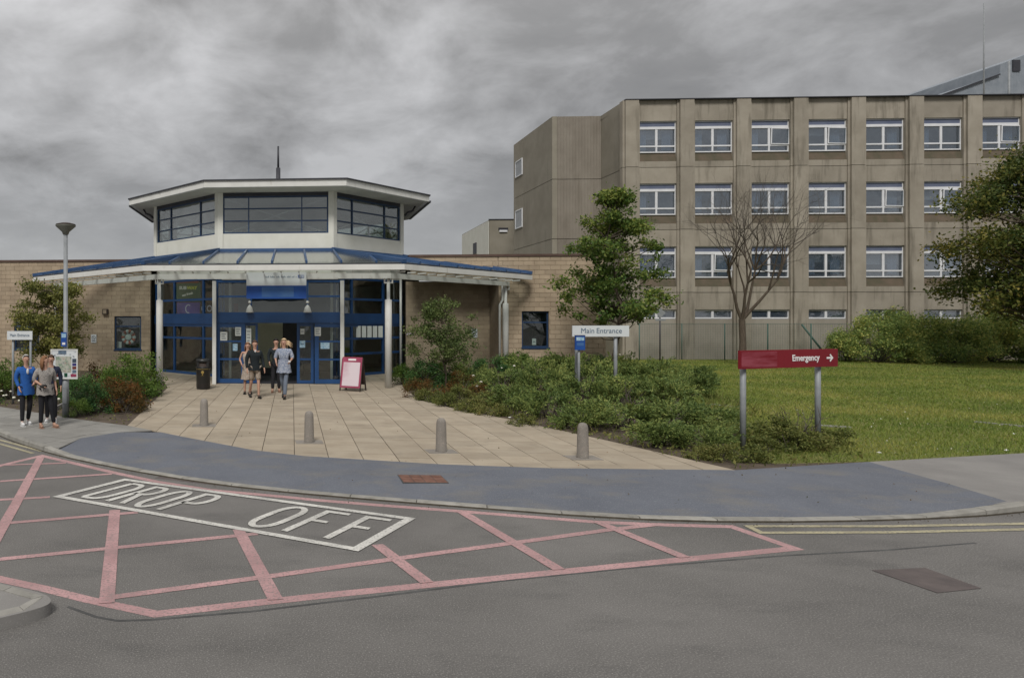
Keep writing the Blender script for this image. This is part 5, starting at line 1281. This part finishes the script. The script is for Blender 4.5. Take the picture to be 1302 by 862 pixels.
jun = [(700, 531, 1.0), (745, 545, .92), (655, 519, .95), (792, 545, 1.12), (745, 515, 1.15), (690, 500, 1.15), (640, 500, 1.0), (840, 566, .85), (855, 545, 1.1), (895, 569, .80), (800, 517, 1.25), (850, 520, 1.15), (905, 545, 1.0), (750, 495, 1.25), (810, 496, 1.2), (880, 505, .95), (930, 560, .70), (600, 492, .95), (672, 487, 1.2), (722, 484, 1.3), (778, 486, 1.3), (835, 489, 1.15), (880, 492, 1.0)]
desc = ['at the paving edge behind the third bollard', 'at the paving edge just left of the fourth bollard', 'near the paving edge left of the third row', 'directly behind the fourth bollard', 'in the middle of the bed below the Main Entrance sign', 'in the second row left of the Main Entrance sign', 'in the second row below the right hand porch column',
        'at the tip of the paving right of the fourth bollard', 'in the second row right of the fourth bollard', 'low and frontmost, near the left post of the red sign', 'in the third row below the small tree', 'in the third row towards the lawn', 'beside the lawn left of the red sign', 'at the back of the bed beneath the Main Entrance sign', 'at the back of the bed below the tree trunk', 'at the back of the bed bordering the lawn', 'smallest one, touching the left post of the red sign', 'left end of the row, beside the rust coloured shrubs', 'rearmost, below the window right of the doors', 'rearmost, left of the blue notice post', 'rearmost, right of the Main Entrance sign posts', 'rearmost, right of the small tree trunk', 'rearmost, at the lawn corner nearest the bare tree']
for k, (u, v, s_) in enumerate(jun): shrub('juniper', k, u, v, s_ * 1.08, 'juniper', 'spreading grey green juniper ' + desc[k], group=GJ, sz=1.15 if v > 535 else (1.5 if v > 505 else 1.75))
GR_ = 'mixed shrubs right of the doors'
for k, (kd, i, u, v, s_, lb) in enumerate((('dark', 0, 540, 492, .95, 'dark green shrub immediately right of the front porch column'), ('rust', 0, 536, 505, .72, 'low rust tinged shrub at the paving corner right of the doors'), ('rust', 1, 588, 503, .85, 'rust tinged shrub below the grey green tree'),
     ('dark', 1, 622, 487, 1.05, 'dark green shrub below the right hand wall column'), ('green', 0, 566, 484, 1.15, 'green shrub round the foot of the grey green tree'), ('green', 1, 655, 483, 1.05, 'green shrub below the window right of the doors'), ('green', 2, 515, 489, .75, 'small green shrub between porch column and dark shrub'),
     ('green', 1, 705, 482, .95, 'green shrub at the back of the bed below the block wall'), ('dark', 0, 760, 481, .9, 'dark low shrub at the end of the block wall'))):
    shrub(kd, i, u, v, s_, 'shrub', lb, group=GR_)
GL = 'mixed shrubs in the bed left of the doors'
for k, (kd, i, u, v, s_, lb) in enumerate((('green', 0, 172, 503, 1.25, 'large bright green shrub at the corner beside the left porch column'), ('green', 1, 158, 510, 1.0, 'green shrub left of the large corner shrub'), ('rust', 0, 150, 521, 1.02, 'orange and green shrub at the front of the left bed'), ('rust', 2, 160, 524, .80, 'orange tinged low shrub at the paving corner of the left bed'),
     ('rust', 1, 122, 500, 1.05, 'rust red shrub under the window left of the doors'), ('dark', 0, 118, 524, .72, 'small dark shrub right of the lamp post'), ('dark', 1, 104, 512, .82, 'dark green shrub behind the lamp post'), ('green', 2, 98, 529, .42, 'tiny bright green plant at the kerb side right of the lamp post'),
     ('rust', 0, 38, 504, .80, 'rose bush with reddish leaves behind the walking couple'), ('green', 1, 10, 507, .80, 'green rose bush at the left edge'), ('rust', 1, -12, 503, .9, 'reddish shrub cut by the left edge'), ('green', 2, 70, 505, .7, 'green shrub behind the map board'), ('dark', 1, -30, 512, .9, 'dark shrub beyond the left edge'), ('green', 0, 20, 495, 1.0, 'green shrub under the left sign'))):
    shrub(kd, i, u, v, s_, 'shrub', lb, group=GL)
GLW = 'low plants along the edges of the beds'
lowp = [(545, 509, .8), (570, 516, .7), (600, 523, .8), (628, 528, .7), (585, 511, .9), (616, 516, .8), (665, 540, .6), (972, 576, .6), (1000, 572, .8), (1024, 571, .8), (985, 566, 1.0), (1062, 566, .7), (945, 585, .7), (915, 584, .5), (890, 582, .5)]
where = ['nearest the porch column', 'second from the porch column', 'third along the paving edge', 'fourth along the paving edge', 'behind the first pair at the paving edge', 'behind the paving edge below the juniper row', 'beside the litter at the paving edge', 'just right of the left post of the red sign', 'midway between the two sign posts, near the footway', 'left of the right sign post', 'midway between the posts, further back', 'right of the right sign post on the grass', 'at the foot of the left sign post', 'left of the red sign at the footway', 'at the right tip of the paving']
for k, (u, v, s_) in enumerate(lowp): shrub('low', k, u, v, s_, 'low_plant', 'low yellow green plant ' + where[k], 'plant', GLW)
# twiggy dead stems by the sign
t = thing('bare_shrub', (*GP(1018, 566), G0), 0, 'brown leafless twiggy shrub between the posts of the red sign', 'shrub'); st = MB(); rg = np.random.default_rng(3)
for k in range(26):
    a = rg.uniform(0, 6.28); e_ = (math.cos(a) * rg.uniform(.1, .55), math.sin(a) * .35, rg.uniform(.25, .78)); p = branch(st, (rg.normal() * .12, rg.normal() * .08, 0), e_, .011, .004, rg, 4, .2, 4)
    for _ in range(2): branch(st, p[3], (p[3][0] + rg.normal() * .13, p[3][1] + rg.normal() * .13, p[3][2] + rg.uniform(.05, .22)), .005, .002, rg, 2, .1, 3)
st.build('stems', M['twig'], t)
# hedge below the hospital windows
GH = 'large mixed bushes of the hedge before the hospital block'
hx = [(1078, 459.5, .72), (1118, 461, .98), (1165, 460, 1.05), (1212, 461.5, 1.0), (1262, 460.5, 1.05), (1308, 461.5, 1.0), (1360, 460, 1.1), (1140, 457, 1.1), (1238, 457, 1.12), (1335, 457, 1.1)]
hl_ = ['leftmost and lowest bush of the hedge', 'second bush from the left in the front of the hedge', 'third bush of the hedge front, below the fifth window bay', 'fourth bush of the hedge front, left below the broad tree', 'fifth bush of the hedge front, under the broad tree', 'last bush of the hedge front in view at the right edge', 'bush of the hedge beyond the right edge', 'back bush rising behind the second and third of the hedge front', 'back bush rising behind the fourth and fifth of the hedge front', 'back bush at the right edge behind the hedge front']
for k, (u, v, s_) in enumerate(hx): shrub('hedge', k, u, v, s_, 'hedge_bush', hl_[k], 'bush', GH)

def scatter_in(poly, n, rng, dens=None):
    xs_ = [p[0] for p in poly]; ys_ = [p[1] for p in poly]; out = []
    while len(out) < n:
        P = np.stack([rng.uniform(min(xs_), max(xs_), n), rng.uniform(min(ys_), max(ys_), n)], 1)
        ok = np.zeros(n, bool)
        for i in range(len(poly)):
            (x1, y1), (x2, y2) = poly[i - 1], poly[i]
            if y1 == y2: continue
            c = ((y1 > P[:, 1]) != (y2 > P[:, 1])) & (P[:, 0] < (x2 - x1) * (P[:, 1] - y1) / (y2 - y1) + x1); ok ^= c
        if dens is not None: ok &= rng.uniform(size=n) < dens(P)
        out += list(P[ok])
    return np.array(out[:n])
# grass blades on the lawn (denser near the front), ground cover in the beds
rg = np.random.default_rng(8)
lawn_v = [p for p in lawn if p[1] < 70]; lawn_view = clip(lawn if area(lawn) > 0 else lawn[::-1], [(5, 8), (46, 8), (46, 41.8), (5, 41.8)])
P = scatter_in(lawn_view, 170000, rg, lambda P: np.clip((15.0 / np.hypot(P[:, 0] * .8, P[:, 1])) ** 1.7, .05, 1))
def blades(P, h, w, rng, z0=.092, lean=.5):
    n = len(P); a = rng.uniform(0, 2 * np.pi, n); dist = np.hypot(P[:, 0], P[:, 1])
    k = np.clip(dist / 15, 1, 2.6); H = h * rng.uniform(.5, 1.3, n) * np.clip(k, 1, 1.4); W_ = w * k * rng.uniform(.7, 1.2, n)
    dx, dy = np.cos(a) * W_, np.sin(a) * W_; lx, ly = rng.normal(size=n) * lean * H, rng.normal(size=n) * lean * H
    v = np.stack([np.stack([P[:, 0] - dx, P[:, 1] - dy, np.full(n, z0)], 1), np.stack([P[:, 0] + dx, P[:, 1] + dy, np.full(n, z0)], 1), np.stack([P[:, 0] + lx, P[:, 1] + ly, z0 + H], 1)], 1).reshape(-1, 3)
    return v, np.arange(3 * n).reshape(n, 3)
v, f = blades(P, .045, .006, rg)
tag(link('grass', nomesh('grass', v, f, M['grass'], rg.beta(2, 2, len(f)))), 'short mown green grass of the lawn', kind='stuff')
P = scatter_in(bedR, 9000, rg, lambda P: .25 + .75 * (np.sin(P[:, 0] * 2.1) * np.cos(P[:, 1] * 1.7) > -.3)); P3 = np.column_stack([P, .10 + rg.uniform(0, .10, len(P))])
v, f = leaf_quads(P3, .07, rg); v2, f2 = blades(P[:4500], .22, .008, rg, .09, .4)
tag(link('ground_cover', nomesh('ground_cover', v, f, M['leaf_weed'], rg.beta(2, 2, len(f)))), 'low weeds and fallen leaves on the right hand bed', kind='stuff')
tag(link('tall_grass', nomesh('tall_grass', v2, f2, M['leaf_weed'], rg.beta(2, 2, len(f2)))), 'rough grass tufts on the right hand bed', kind='stuff')
P = scatter_in(bedL, 3200, rg); P3 = np.column_stack([P, .10 + rg.uniform(0, .08, len(P))]); v, f = leaf_quads(P3, .06, rg)
tag(link('ground_cover', nomesh('ground_cover', v, f, M['leaf_weed'], rg.beta(2, 2, len(f)))), 'low weeds on the left hand bed', kind='stuff')
# daisies and flower heads
P = scatter_in(lawn_view, 170, rg, lambda P: np.clip(1.6 - np.abs(P[:, 1] - 15.5) / 4, .02, 1)); P3 = np.column_stack([P, .135 + rg.uniform(0, .02, len(P))]); v, f = leaf_quads(P3, .018, rg, asp=1.4, upbias=3)
tag(link('daisies', nomesh('daisies', v, f, M['petal'])), 'tiny white daisies scattered over the lawn', kind='stuff')
# grit and dead leaves gathered along the kerb, a few on the paving
P = []
for _ in range(1500):
    s_ = rg.uniform(8, KD[-1] - 30); p = at(KO, KD, s_); q = at(KO, KD, s_ + .05); d = math.dist(p, q); o_ = -abs(rg.normal()) * .11 - .01; P.append((p[0] - (q[1] - p[1]) / d * o_, p[1] + (q[0] - p[0]) / d * o_, .006 + rg.uniform(0, .008)))
v, f = leaf_quads(np.array(P), .022, rg, upbias=4); 
tag(link('kerb_litter', nomesh('kerb_litter', v, f, M['soil'])), 'dark grit and crumbled leaves in the gutter along the kerb', kind='stuff')
P = scatter_in([p for p in plaza if p[1] < 30], 120, rg); P2 = scatter_in(blue, 60, rg); PP = np.column_stack([np.concatenate([P, P2]), np.full(180, .112)]); v, f = leaf_quads(PP, .03, rg, upbias=4)
tag(link('fallen_leaves', nomesh('fallen_leaves', v, f, M['leaf_rust'], rg.beta(2, 2, len(f)))), 'a few small fallen leaves on the paving and footway', kind='stuff')
def flowers(uvh, m, r, label):
    b = MB()
    for (u, v, z) in uvh: x, y = GP(u, v); b.ball((x + random.gauss(0, .03), y - .25, z), r * random.uniform(.7, 1.2), 6, sc=(1, 1, .6))
    return tag(b.build('flower_heads', m), label, kind='stuff')
flowers([(2, 500, .62), (14, 512, .35), (18, 510, .42), (10, 514, .38), (22, 513, .30), (6, 511, .45), (72, 523, .22), (76, 519, .38), (68, 526, .2), (28, 517, .3), (-2, 508, .5)], M['petal'], .055, 'white rose heads in the left hand bed')
flowers([(600, 496, .62), (608, 500, .5), (645, 492, .75), (650, 489, .82), (652, 494, .66), (604, 503, .42), (637, 488, .72), (700, 479, .95), (783, 474, .95)], M['petal'], .05, 'pale flower heads in the right hand bed')

# ------------------------------------------------------------------ people
def skin_mesh(name, J, E_, rad, m, root, sub=1):
    """a continuous surface grown round a skeleton: J joints, E_ edges, rad per joint"""
    names = list(J); ix = {k: i for i, k in enumerate(names)}
    me = bpy.data.meshes.new(name); me.from_pydata([J[k] for k in names], [(ix[a], ix[b_]) for a, b_ in E_], [])
    o = bpy.data.objects.new(name, me); col.objects.link(o)
    sk = o.modifiers.new('s', 'SKIN'); sk.branch_smoothing = .6; sk.use_smooth_shade = True
    for i, k in enumerate(names):
        r = rad[k]; v = me.skin_vertices[0].data[i]; v.radius = r if isinstance(r, tuple) else (r, r); v.use_root = (k == root)
    ss_ = o.modifiers.new('u', 'SUBSURF'); ss_.levels = sub; ss_.render_levels = sub
    dg = bpy.context.evaluated_depsgraph_get(); dg.update(); out = bpy.data.meshes.new_from_object(o.evaluated_get(dg)); bpy.data.objects.remove(o)
    out.name = name; out.materials.clear()
    for mm in (m if isinstance(m, (list, tuple)) else [m]): out.materials.append(mm)
    out.polygons.foreach_set('use_smooth', [True] * len(out.polygons)); return out
def merge_into(me, mb):
    """append extra shapes (face features) to a mesh"""
    import bmesh
    bm = bmesh.new(); bm.from_mesh(me); vs = [bm.verts.new(v) for v in mb.v]
    for f, mi in zip(mb.f, mb.mi):
        fc = bm.faces.new([vs[i] for i in f]); fc.material_index = mi; fc.smooth = True
    bm.to_mesh(me); bm.free()
EYE = mat('eye_dark', (.03, .02, .02), None, rough=.4); LIP = mat('lips', (.30, .12, .10), None, rough=.6)
def person(label, loc, face_deg, H, pose, top, trousers, shoes, hair, build=1.0, sleeves='long', legs='long', hairstyle='short', skin=M['skin'], skirt=None, tunic=None, head_turn=0, extra=None):
    """pose: dict of joint overrides in a 1.75 m frame facing -Y (metres)"""
    t = thing('person', (loc[0], loc[1], G0), R(face_deg), label, 'person'); K = H / 1.75
    J = {'pelvis': (0, 0, .95), 'spine': (0, .01, 1.12), 'chest': (0, .0, 1.32), 'neck0': (0, .015, 1.45), 'neck': (0, .0, 1.505), 'jaw': (0, -.012, 1.565), 'head': (0, -.005, 1.64), 'crown': (0, .0, 1.70)}
    for s_, k in ((-1, 'l'), (1, 'r')):      # l = towards -x
        J.update({'sh' + k: (s_ * .175, .01, 1.42), 'el' + k: (s_ * .22, .03, 1.14), 'wr' + k: (s_ * .225, -.05, .90), 'hip' + k: (s_ * .09, 0, .89), 'kn' + k: (s_ * .095, -.01, .50), 'an' + k: (s_ * .10, .02, .085), 'to' + k: (s_ * .115, -.15, .035)})
    J.update(pose); J = {k: np.array(v, float) for k, v in J.items()}
    ca, sa = math.cos(R(head_turn)), math.sin(R(head_turn))
    E0 = [('pelvis', 'spine'), ('spine', 'chest'), ('chest', 'neck0'), ('neck0', 'neck'), ('neck', 'jaw'), ('jaw', 'head'), ('head', 'crown')]
    rad = {'pelvis': .10, 'spine': .088, 'chest': .098, 'neck0': .050, 'neck': .052, 'jaw': .066, 'head': .086, 'crown': .060}
    for k in 'lr':
        E0 += [('chest', 'sh' + k), ('sh' + k, 'el' + k), ('el' + k, 'wr' + k), ('pelvis', 'hip' + k), ('hip' + k, 'kn' + k), ('kn' + k, 'an' + k), ('an' + k, 'to' + k)]
        rad.update({'sh' + k: .034, 'el' + k: .038, 'wr' + k: .026, 'hip' + k: .070, 'kn' + k: .052, 'an' + k: .036, 'to' + k: .03})
        # hand: palm and five fingers
        d = J['wr' + k] - J['el' + k]; d /= np.linalg.norm(d); side = np.cross(d, (0, 1, 0.01)); side /= np.linalg.norm(side); fw = np.cross(side, d)
        sg = 1 if k == 'l' else -1
        J['pa' + k] = J['wr' + k] + d * .055; rad['pa' + k] = (.030, .018); E0.append(('wr' + k, 'pa' + k))
        for q, (off, ln) in enumerate(((-.027, .060), (-.009, .072), (.009, .068), (.027, .052))):
            a_, b_ = 'f%s%da' % (k, q), 'f%s%db' % (k, q); J[a_] = J['pa' + k] + d * (.035 + ln * .45) + fw * off; J[b_] = J[a_] + d * ln * .45 + side * sg * ln * .30 + fw * off * .1
            rad[a_] = .0095; rad[b_] = .0075; E0 += [('pa' + k, a_), (a_, b_)]
        J['th' + k] = J['wr' + k] + d * .05 - fw * .042; J['tp' + k] = J['th' + k] + d * .035 - fw * .008; rad['th' + k] = .011; rad['tp' + k] = .008; E0 += [('wr' + k, 'th' + k), ('th' + k, 'tp' + k)]
    body = skin_mesh('body', {k: tuple(v * K) for k, v in J.items()}, E0, {k: (tuple(q * K for q in r) if isinstance(r, tuple) else r * K) for k, r in rad.items()}, [skin, EYE, LIP], 'pelvis', 1)
    h = J['head'] * K; hd = MB(); hd.ball((0, 0, 0), .5, 4)
    hd = MB()
    def hp(x, y, z): return (h[0] + (x * ca - y * sa) * K, h[1] + (x * sa + y * ca) * K, h[2] + z * K)
    hd.ball(hp(0, -.087, -.022), .016 * K, 6, 0, (1, 1.2, 1.6))
    for s_ in (-1, 1): hd.ball(hp(s_ * .031, -.080, .005), .008 * K, 6, 1, (1.2, .6, .7)); hd.ball(hp(s_ * .083, .005, -.01), .022 * K, 6, 0, (.45, .8, 1.3))
    hd.ball(hp(0, -.076, -.052), .016 * K, 6, 2, (1.5, .5, .45)); merge_into(body, hd)
    link('body', body, t)
    # hair: a cap over the skull, longer styles get a fall of strands
    hb = MB(); vs = []; n = 14; m_ = 8
    for i in range(m_ + 1):
        for q in range(n):
            a = 2 * math.pi * q / n; front = math.cos(a + math.pi / 2 - math.pi) if False else -math.sin(a)
            low = (.98 if front > .35 else 2.0) if hairstyle != 'bald' else (.80 if front > .35 else 1.95)
            ph = low * i / m_; r = .097 + .004 * math.sin(q * 3.3 + i)
            vs.append(hp(r * math.sin(ph) * math.cos(a) * .93, r * math.sin(ph) * math.sin(a) * 1.02 + .012, r * math.cos(ph) * 1.05 + .012))
    hb.add(vs, [(i * n + q, i * n + (q + 1) % n, (i + 1) * n + (q + 1) % n, (i + 1) * n + q) for i in range(m_) for q in range(n)], 0, True)
    if hairstyle == 'long':
        for q in range(16):
            a = R(15 + 150 * q / 15); x, y = .09 * math.cos(a), .09 * math.sin(a) + .01; hb.tube([hp(x * .9, y, .03), hp(x * 1.1, y * 1.1, -.08), hp(x * 1.15, y * 1.05, -.20 - .03 * (q % 3))], [.018, .02, .006], 5)
    if hairstyle == 'blown':
        for q in range(10): hb.tube([hp(.05, .02, .02 - q * .01), hp(.14, .0, .03 - q * .012), hp(.22 + .02 * (q % 3), -.02, -.02 - q * .016)], [.024, .018, .005], 5)
        for q in range(10):
            a = R(20 + 150 * q / 9); x, y = .09 * math.cos(a), .09 * math.sin(a) + .01; hb.tube([hp(x * .9, y, .02), hp(x * 1.1, y, -.10), hp(x * 1.1, y, -.18)], [.018, .018, .006], 5)
    hb.build('hair', hair, t)
    # clothes grown over the same skeleton
    def wear(name, joints, edges, r, m, root): return link(name, skin_mesh(name, {k: tuple(J[k] * K) for k in joints}, edges, {k: (r[k] * K) for k in joints}, m, root, 1), t)
    g = .018
    J['hem'] = J['pelvis'] + np.array((0, 0, -.06)); J['nb'] = J['neck0'] + np.array((0, .005, .012))
    js = ['hem', 'pelvis', 'spine', 'chest', 'nb']; ed = [('hem', 'pelvis'), ('pelvis', 'spine'), ('spine', 'chest'), ('chest', 'nb')]
    r = {'hem': .160 * build, 'pelvis': .160 * build, 'spine': .150 * build, 'chest': .165 * build, 'nb': .088}
    for k in 'lr':
        J['cu' + k] = J['wr' + k] * .97 + J['el' + k] * .03; J['ms' + k] = J['sh' + k] * .35 + J['el' + k] * .65
        js += ['sh' + k]; ed.append(('chest', 'sh' + k)); r['sh' + k] = .090 * build ** .5
        if sleeves == 'long': js += ['el' + k, 'cu' + k]; ed += [('sh' + k, 'el' + k), ('el' + k, 'cu' + k)]; r.update({'el' + k: .058, 'cu' + k: .042})
        elif sleeves == 'elbow': J['eb' + k] = J['el' + k] * .75 + J['wr' + k] * .25; js += ['el' + k, 'eb' + k]; ed += [('sh' + k, 'el' + k), ('el' + k, 'eb' + k)]; r.update({'el' + k: .060, 'eb' + k: .056})
        elif sleeves == 'short': js += ['ms' + k]; ed += [('sh' + k, 'ms' + k)]; r['ms' + k] = .060
    wear(top[0], js, ed, r, top[1], 'spine')
    if legs:
        js = ['pelvis']; ed = []; r = {'pelvis': .118 * build}
        for k in 'lr':
            J['mt' + k] = J['hip' + k] * .06 + J['kn' + k] * .94; J['ak' + k] = J['an' + k] + (J['kn' + k] - J['an' + k]) * .05
            js += ['hip' + k]; ed.append(('pelvis', 'hip' + k)); r['hip' + k] = .086 * build
            if legs == 'long': js += ['kn' + k, 'ak' + k]; ed += [('hip' + k, 'kn' + k), ('kn' + k, 'ak' + k)]; r.update({'kn' + k: .072, 'ak' + k: .056})
            elif legs == 'short': js += ['mt' + k]; ed += [('hip' + k, 'mt' + k)]; r['mt' + k] = .088
        wear(trousers[0], js, ed, r, trousers[1], 'pelvis')
    if skirt or tunic:
        z0_, z1_, w0, w1, mm, nm = skirt or tunic; nn = 20; vs = []; px_, py_ = J['pelvis'][0], J['pelvis'][1]
        for i in range(7):
            f = i / 6
            for q in range(nn): a = 2 * math.pi * q / nn; w = (w0 + (w1 - w0) * f) * (1 + .035 * f * math.sin(q * 3.7)); vs.append(((px_ + w * math.cos(a)) * K, (py_ + w * .8 * math.sin(a)) * K, (z0_ + (z1_ - z0_) * f - (.012 * f * math.sin(q * 1.9))) * K))
        b = MB(); b.add(vs, [(i * nn + q, i * nn + (q + 1) % nn, (i + 1) * nn + (q + 1) % nn, (i + 1) * nn + q) for i in range(6) for q in range(nn)], 0, True); b.build(nm, mm, t)
    for k in 'lr':
        a = J['an' + k] * K; to = J['to' + k] * K; d = to - a; d[2] *= .6; c = a + d * .42; c[2] = max(.028, (a[2] + to[2]) / 2 - .028)
        yaw = math.atan2(d[1], d[0]) + math.pi / 2; pitch = math.atan2(-(to[2] - (a[2] - .055 * K)), math.hypot(d[0], d[1])) 
        b = MB(); b.ball((0, -.02, .012), .1 * K, 10, 0, (.44, 1.32, .42)); b.ball((0, .055, .03), .06 * K, 8, 0, (.72, .9, .9)); b.box(-.040, .040, -.13, .10, -.034, -.018)
        o = b.build('shoe', shoes, t); o.location = tuple(c + np.array((0, 0, .006))); o.rotation_euler = (-pitch * .8 * -1, 0, yaw)
    if extra: extra(t, J, K, hp)
    return t
cloth = lambda n_, a, b_=None, sc=18, **k: mat(n_, a, b_ or tuple(x * 1.25 for x in a), sc, .9, .3, 25, **k)
H_GREY = mat('grey_hair', (.30, .285, .26), (.42, .40, .37), 40, .8); H_AUB = mat('auburn_hair', (.16, .075, .035), (.24, .12, .06), 40, .7); H_BRN = mat('brown_hair', (.06, .035, .022), (.09, .055, .035), 40, .7)
H_BLD = mat('blonde_hair', (.42, .30, .17), (.55, .41, .25), 40, .7); H_BLK = mat('black_hair', (.012, .010, .010), (.02, .018, .016), 40, .6)
WHT = mat('white_shoe', (.55, .55, .55), (.65, .65, .65), 8, .7); BLK = mat('black_shoe', (.015, .014, .013), (.03, .028, .026), 8, .5); TAN = mat('tan_shoe', (.28, .16, .11), (.35, .21, .15), 8, .6)
DK = cloth('black_trousers', (.014, .014, .017)); NAVY = cloth('navy_cloth', (.016, .020, .040)); BLUEJ = cloth('blue_jacket', (.018, .085, .30), (.025, .11, .36), 9)
GREYB = mat('grey_print_blouse', (.30, .28, .26), (.14, .13, .125), 42, .9, lo=.5, hi=.62); PATT = mat('blue_grey_print', (.17, .20, .28), (.38, .41, .46), 34, .9, lo=.47, hi=.58)
GREYT = cloth('grey_blue_trousers', (.13, .155, .20)); SWEAT = cloth('dark_sweater', (.012, .017, .020)); SHORT = mat('patterned_shorts', (.22, .17, .13), (.36, .31, .26), 30, .9, lo=.45, hi=.6); DRESS = mat('patterned_dress', (.27, .22, .18), (.40, .35, .30), 26, .9, lo=.45, hi=.6)
# walking couple and companion on the left footway
x, y = GP(33, 540.5)
def shirt(t, J, K, hp):
    c = J['chest'] * K; MB().ball((c[0], c[1] - .145 * K, c[2] + .02 * K), .08 * K, 8, 0, (.42, .35, .95)).build('shirt_front', WHT, t)
person('grey haired man in a bright blue jacket and white shoes at the left kerb', (x, y), 34, 1.63,
       {'elr': (.25, .0, 1.16), 'wrr': (.14, -.20, 1.06), 'ell': (-.24, .04, 1.16), 'wrl': (-.20, -.10, .95), 'knl': (-.10, -.05, .50), 'anl': (-.11, -.06, .085), 'tol': (-.12, -.23, .035), 'anr': (.09, .14, .10), 'tor': (.10, -.02, .035)},
       ('jacket', BLUEJ), ('trousers', DK), WHT, H_GREY, build=1.08, hairstyle='bald', extra=shirt, tunic=(1.04, .76, .195, .205, BLUEJ, 'jacket_hem'))
x, y = GP(57.5, 543.5)
def bag(t, J, K, hp): w = J['wrl'] * K; MB().ball((w[0] + .03, w[1] - .06, w[2] - .02), .06, 8, 0, (1.5, .6, .7)).build('purse', BLK, t)
person('auburn haired woman in a grey patterned blouse and black trousers, looking back over her shoulder', (x, y), 30, 1.62,
       {'ell': (-.27, .03, 1.17), 'wrl': (-.13, -.16, 1.05), 'elr': (.24, .06, 1.16), 'wrr': (.26, -.02, .92), 'knl': (-.09, .0, .50), 'anl': (-.10, .03, .085), 'tol': (-.11, -.14, .035), 'knr': (.13, -.08, .51), 'anr': (.20, -.06, .085), 'tor': (.24, -.22, .035)},
       ('blouse', GREYB), ('trousers', DK), TAN, H_AUB, build=1.14, sleeves='elbow', hairstyle='long', head_turn=62, extra=bag, tunic=(1.06, .80, .20, .215, GREYB, 'blouse_hem'))
x, y = GP(65, 536.5)
person('person in dark navy clothes almost hidden behind the woman in the grey blouse', (x, y), 10, 1.60,
       {'elr': (.24, .03, 1.15), 'wrr': (.25, -.05, .92)}, ('jacket', NAVY), ('trousers', DK), WHT, H_BRN, build=1.0)
# group at the doors
x, y = GP(324, 506)
def collar(t, J, K, hp): c = J['neck0'] * K; MB().ball((c[0], c[1] - .075 * K, c[2] - .035 * K), .035 * K, 6, 0, (.9, .4, 1.2)).build('collar', WHT, t)
person('man in a black V neck sweater and patterned shorts walking out of the doors', (x, y), 14, 1.80,
       {'ell': (-.25, .04, 1.14), 'wrl': (-.25, -.03, .88), 'elr': (.25, .02, 1.14), 'wrr': (.27, -.08, .89), 'knl': (-.09, .06, .50), 'anl': (-.10, .26, .16), 'tol': (-.10, .12, .04), 'knr': (.09, -.09, .50), 'anr': (.09, -.12, .085), 'tor': (.10, -.29, .04)},
       ('sweater', SWEAT), ('shorts', SHORT), BLK, H_BRN, build=1.1, legs='short', extra=collar, tunic=(1.04, .84, .195, .200, SWEAT, 'sweater_hem'))
x, y = GP(315, 501)
person('bare armed woman in a pale patterned dress half hidden behind the man in shorts', (x, y), 0, 1.70,
       {'ell': (-.28, .02, 1.18), 'wrl': (-.17, -.12, 1.30), 'hand': (0, 0, 0)} if False else {'ell': (-.27, .02, 1.17), 'wrl': (-.20, -.10, 1.0)},
       ('dress_top', DRESS), ('dress', DRESS), BLK, H_AUB, sleeves='none', legs=None, hairstyle='long', skirt=(1.02, .50, .15, .24, DRESS, 'dress_skirt'))
x, y = GP(361, 507)
def phone(t, J, K, hp): w = J['par'] * K; MB().box(w[0] - .035, w[0] + .035, w[1] - .05, w[1] - .035, w[2] + .0, w[2] + .05).build('cup', WHT, t)
person('blonde woman with hair blown sideways in a blue grey patterned top and slim grey trousers', (x, y), -12, 1.86,
       {'ell': (-.25, .0, 1.19), 'wrl': (-.20, -.14, 1.05), 'elr': (.25, .0, 1.19), 'wrr': (.21, -.17, 1.10), 'knl': (-.06, .07, .50), 'anl': (-.05, .30, .19), 'tol': (-.05, .17, .05), 'knr': (.06, -.08, .50), 'anr': (.04, -.10, .085), 'tor': (.05, -.27, .035), 'hipl': (-.085, 0, .89)},
       ('top', PATT), ('trousers', GREYT), BLK, H_BLD, build=.92, sleeves='elbow', hairstyle='blown', extra=phone, tunic=(1.14, .76, .16, .225, PATT, 'top_hem'))
x, y = GP(351, 498.5)
person('dark haired person in black clothes coming out behind the blonde woman', (x, y), 0, 1.80,
       {'ell': (-.25, .0, 1.17), 'wrl': (-.22, -.12, .98), 'knl': (-.10, -.06, .50), 'anl': (-.12, -.10, .085), 'tol': (-.14, -.27, .04)}, ('jacket', SWEAT), ('trousers', DK), TAN, H_BLK, build=1.0)
print('script ok', len(bpy.data.objects))
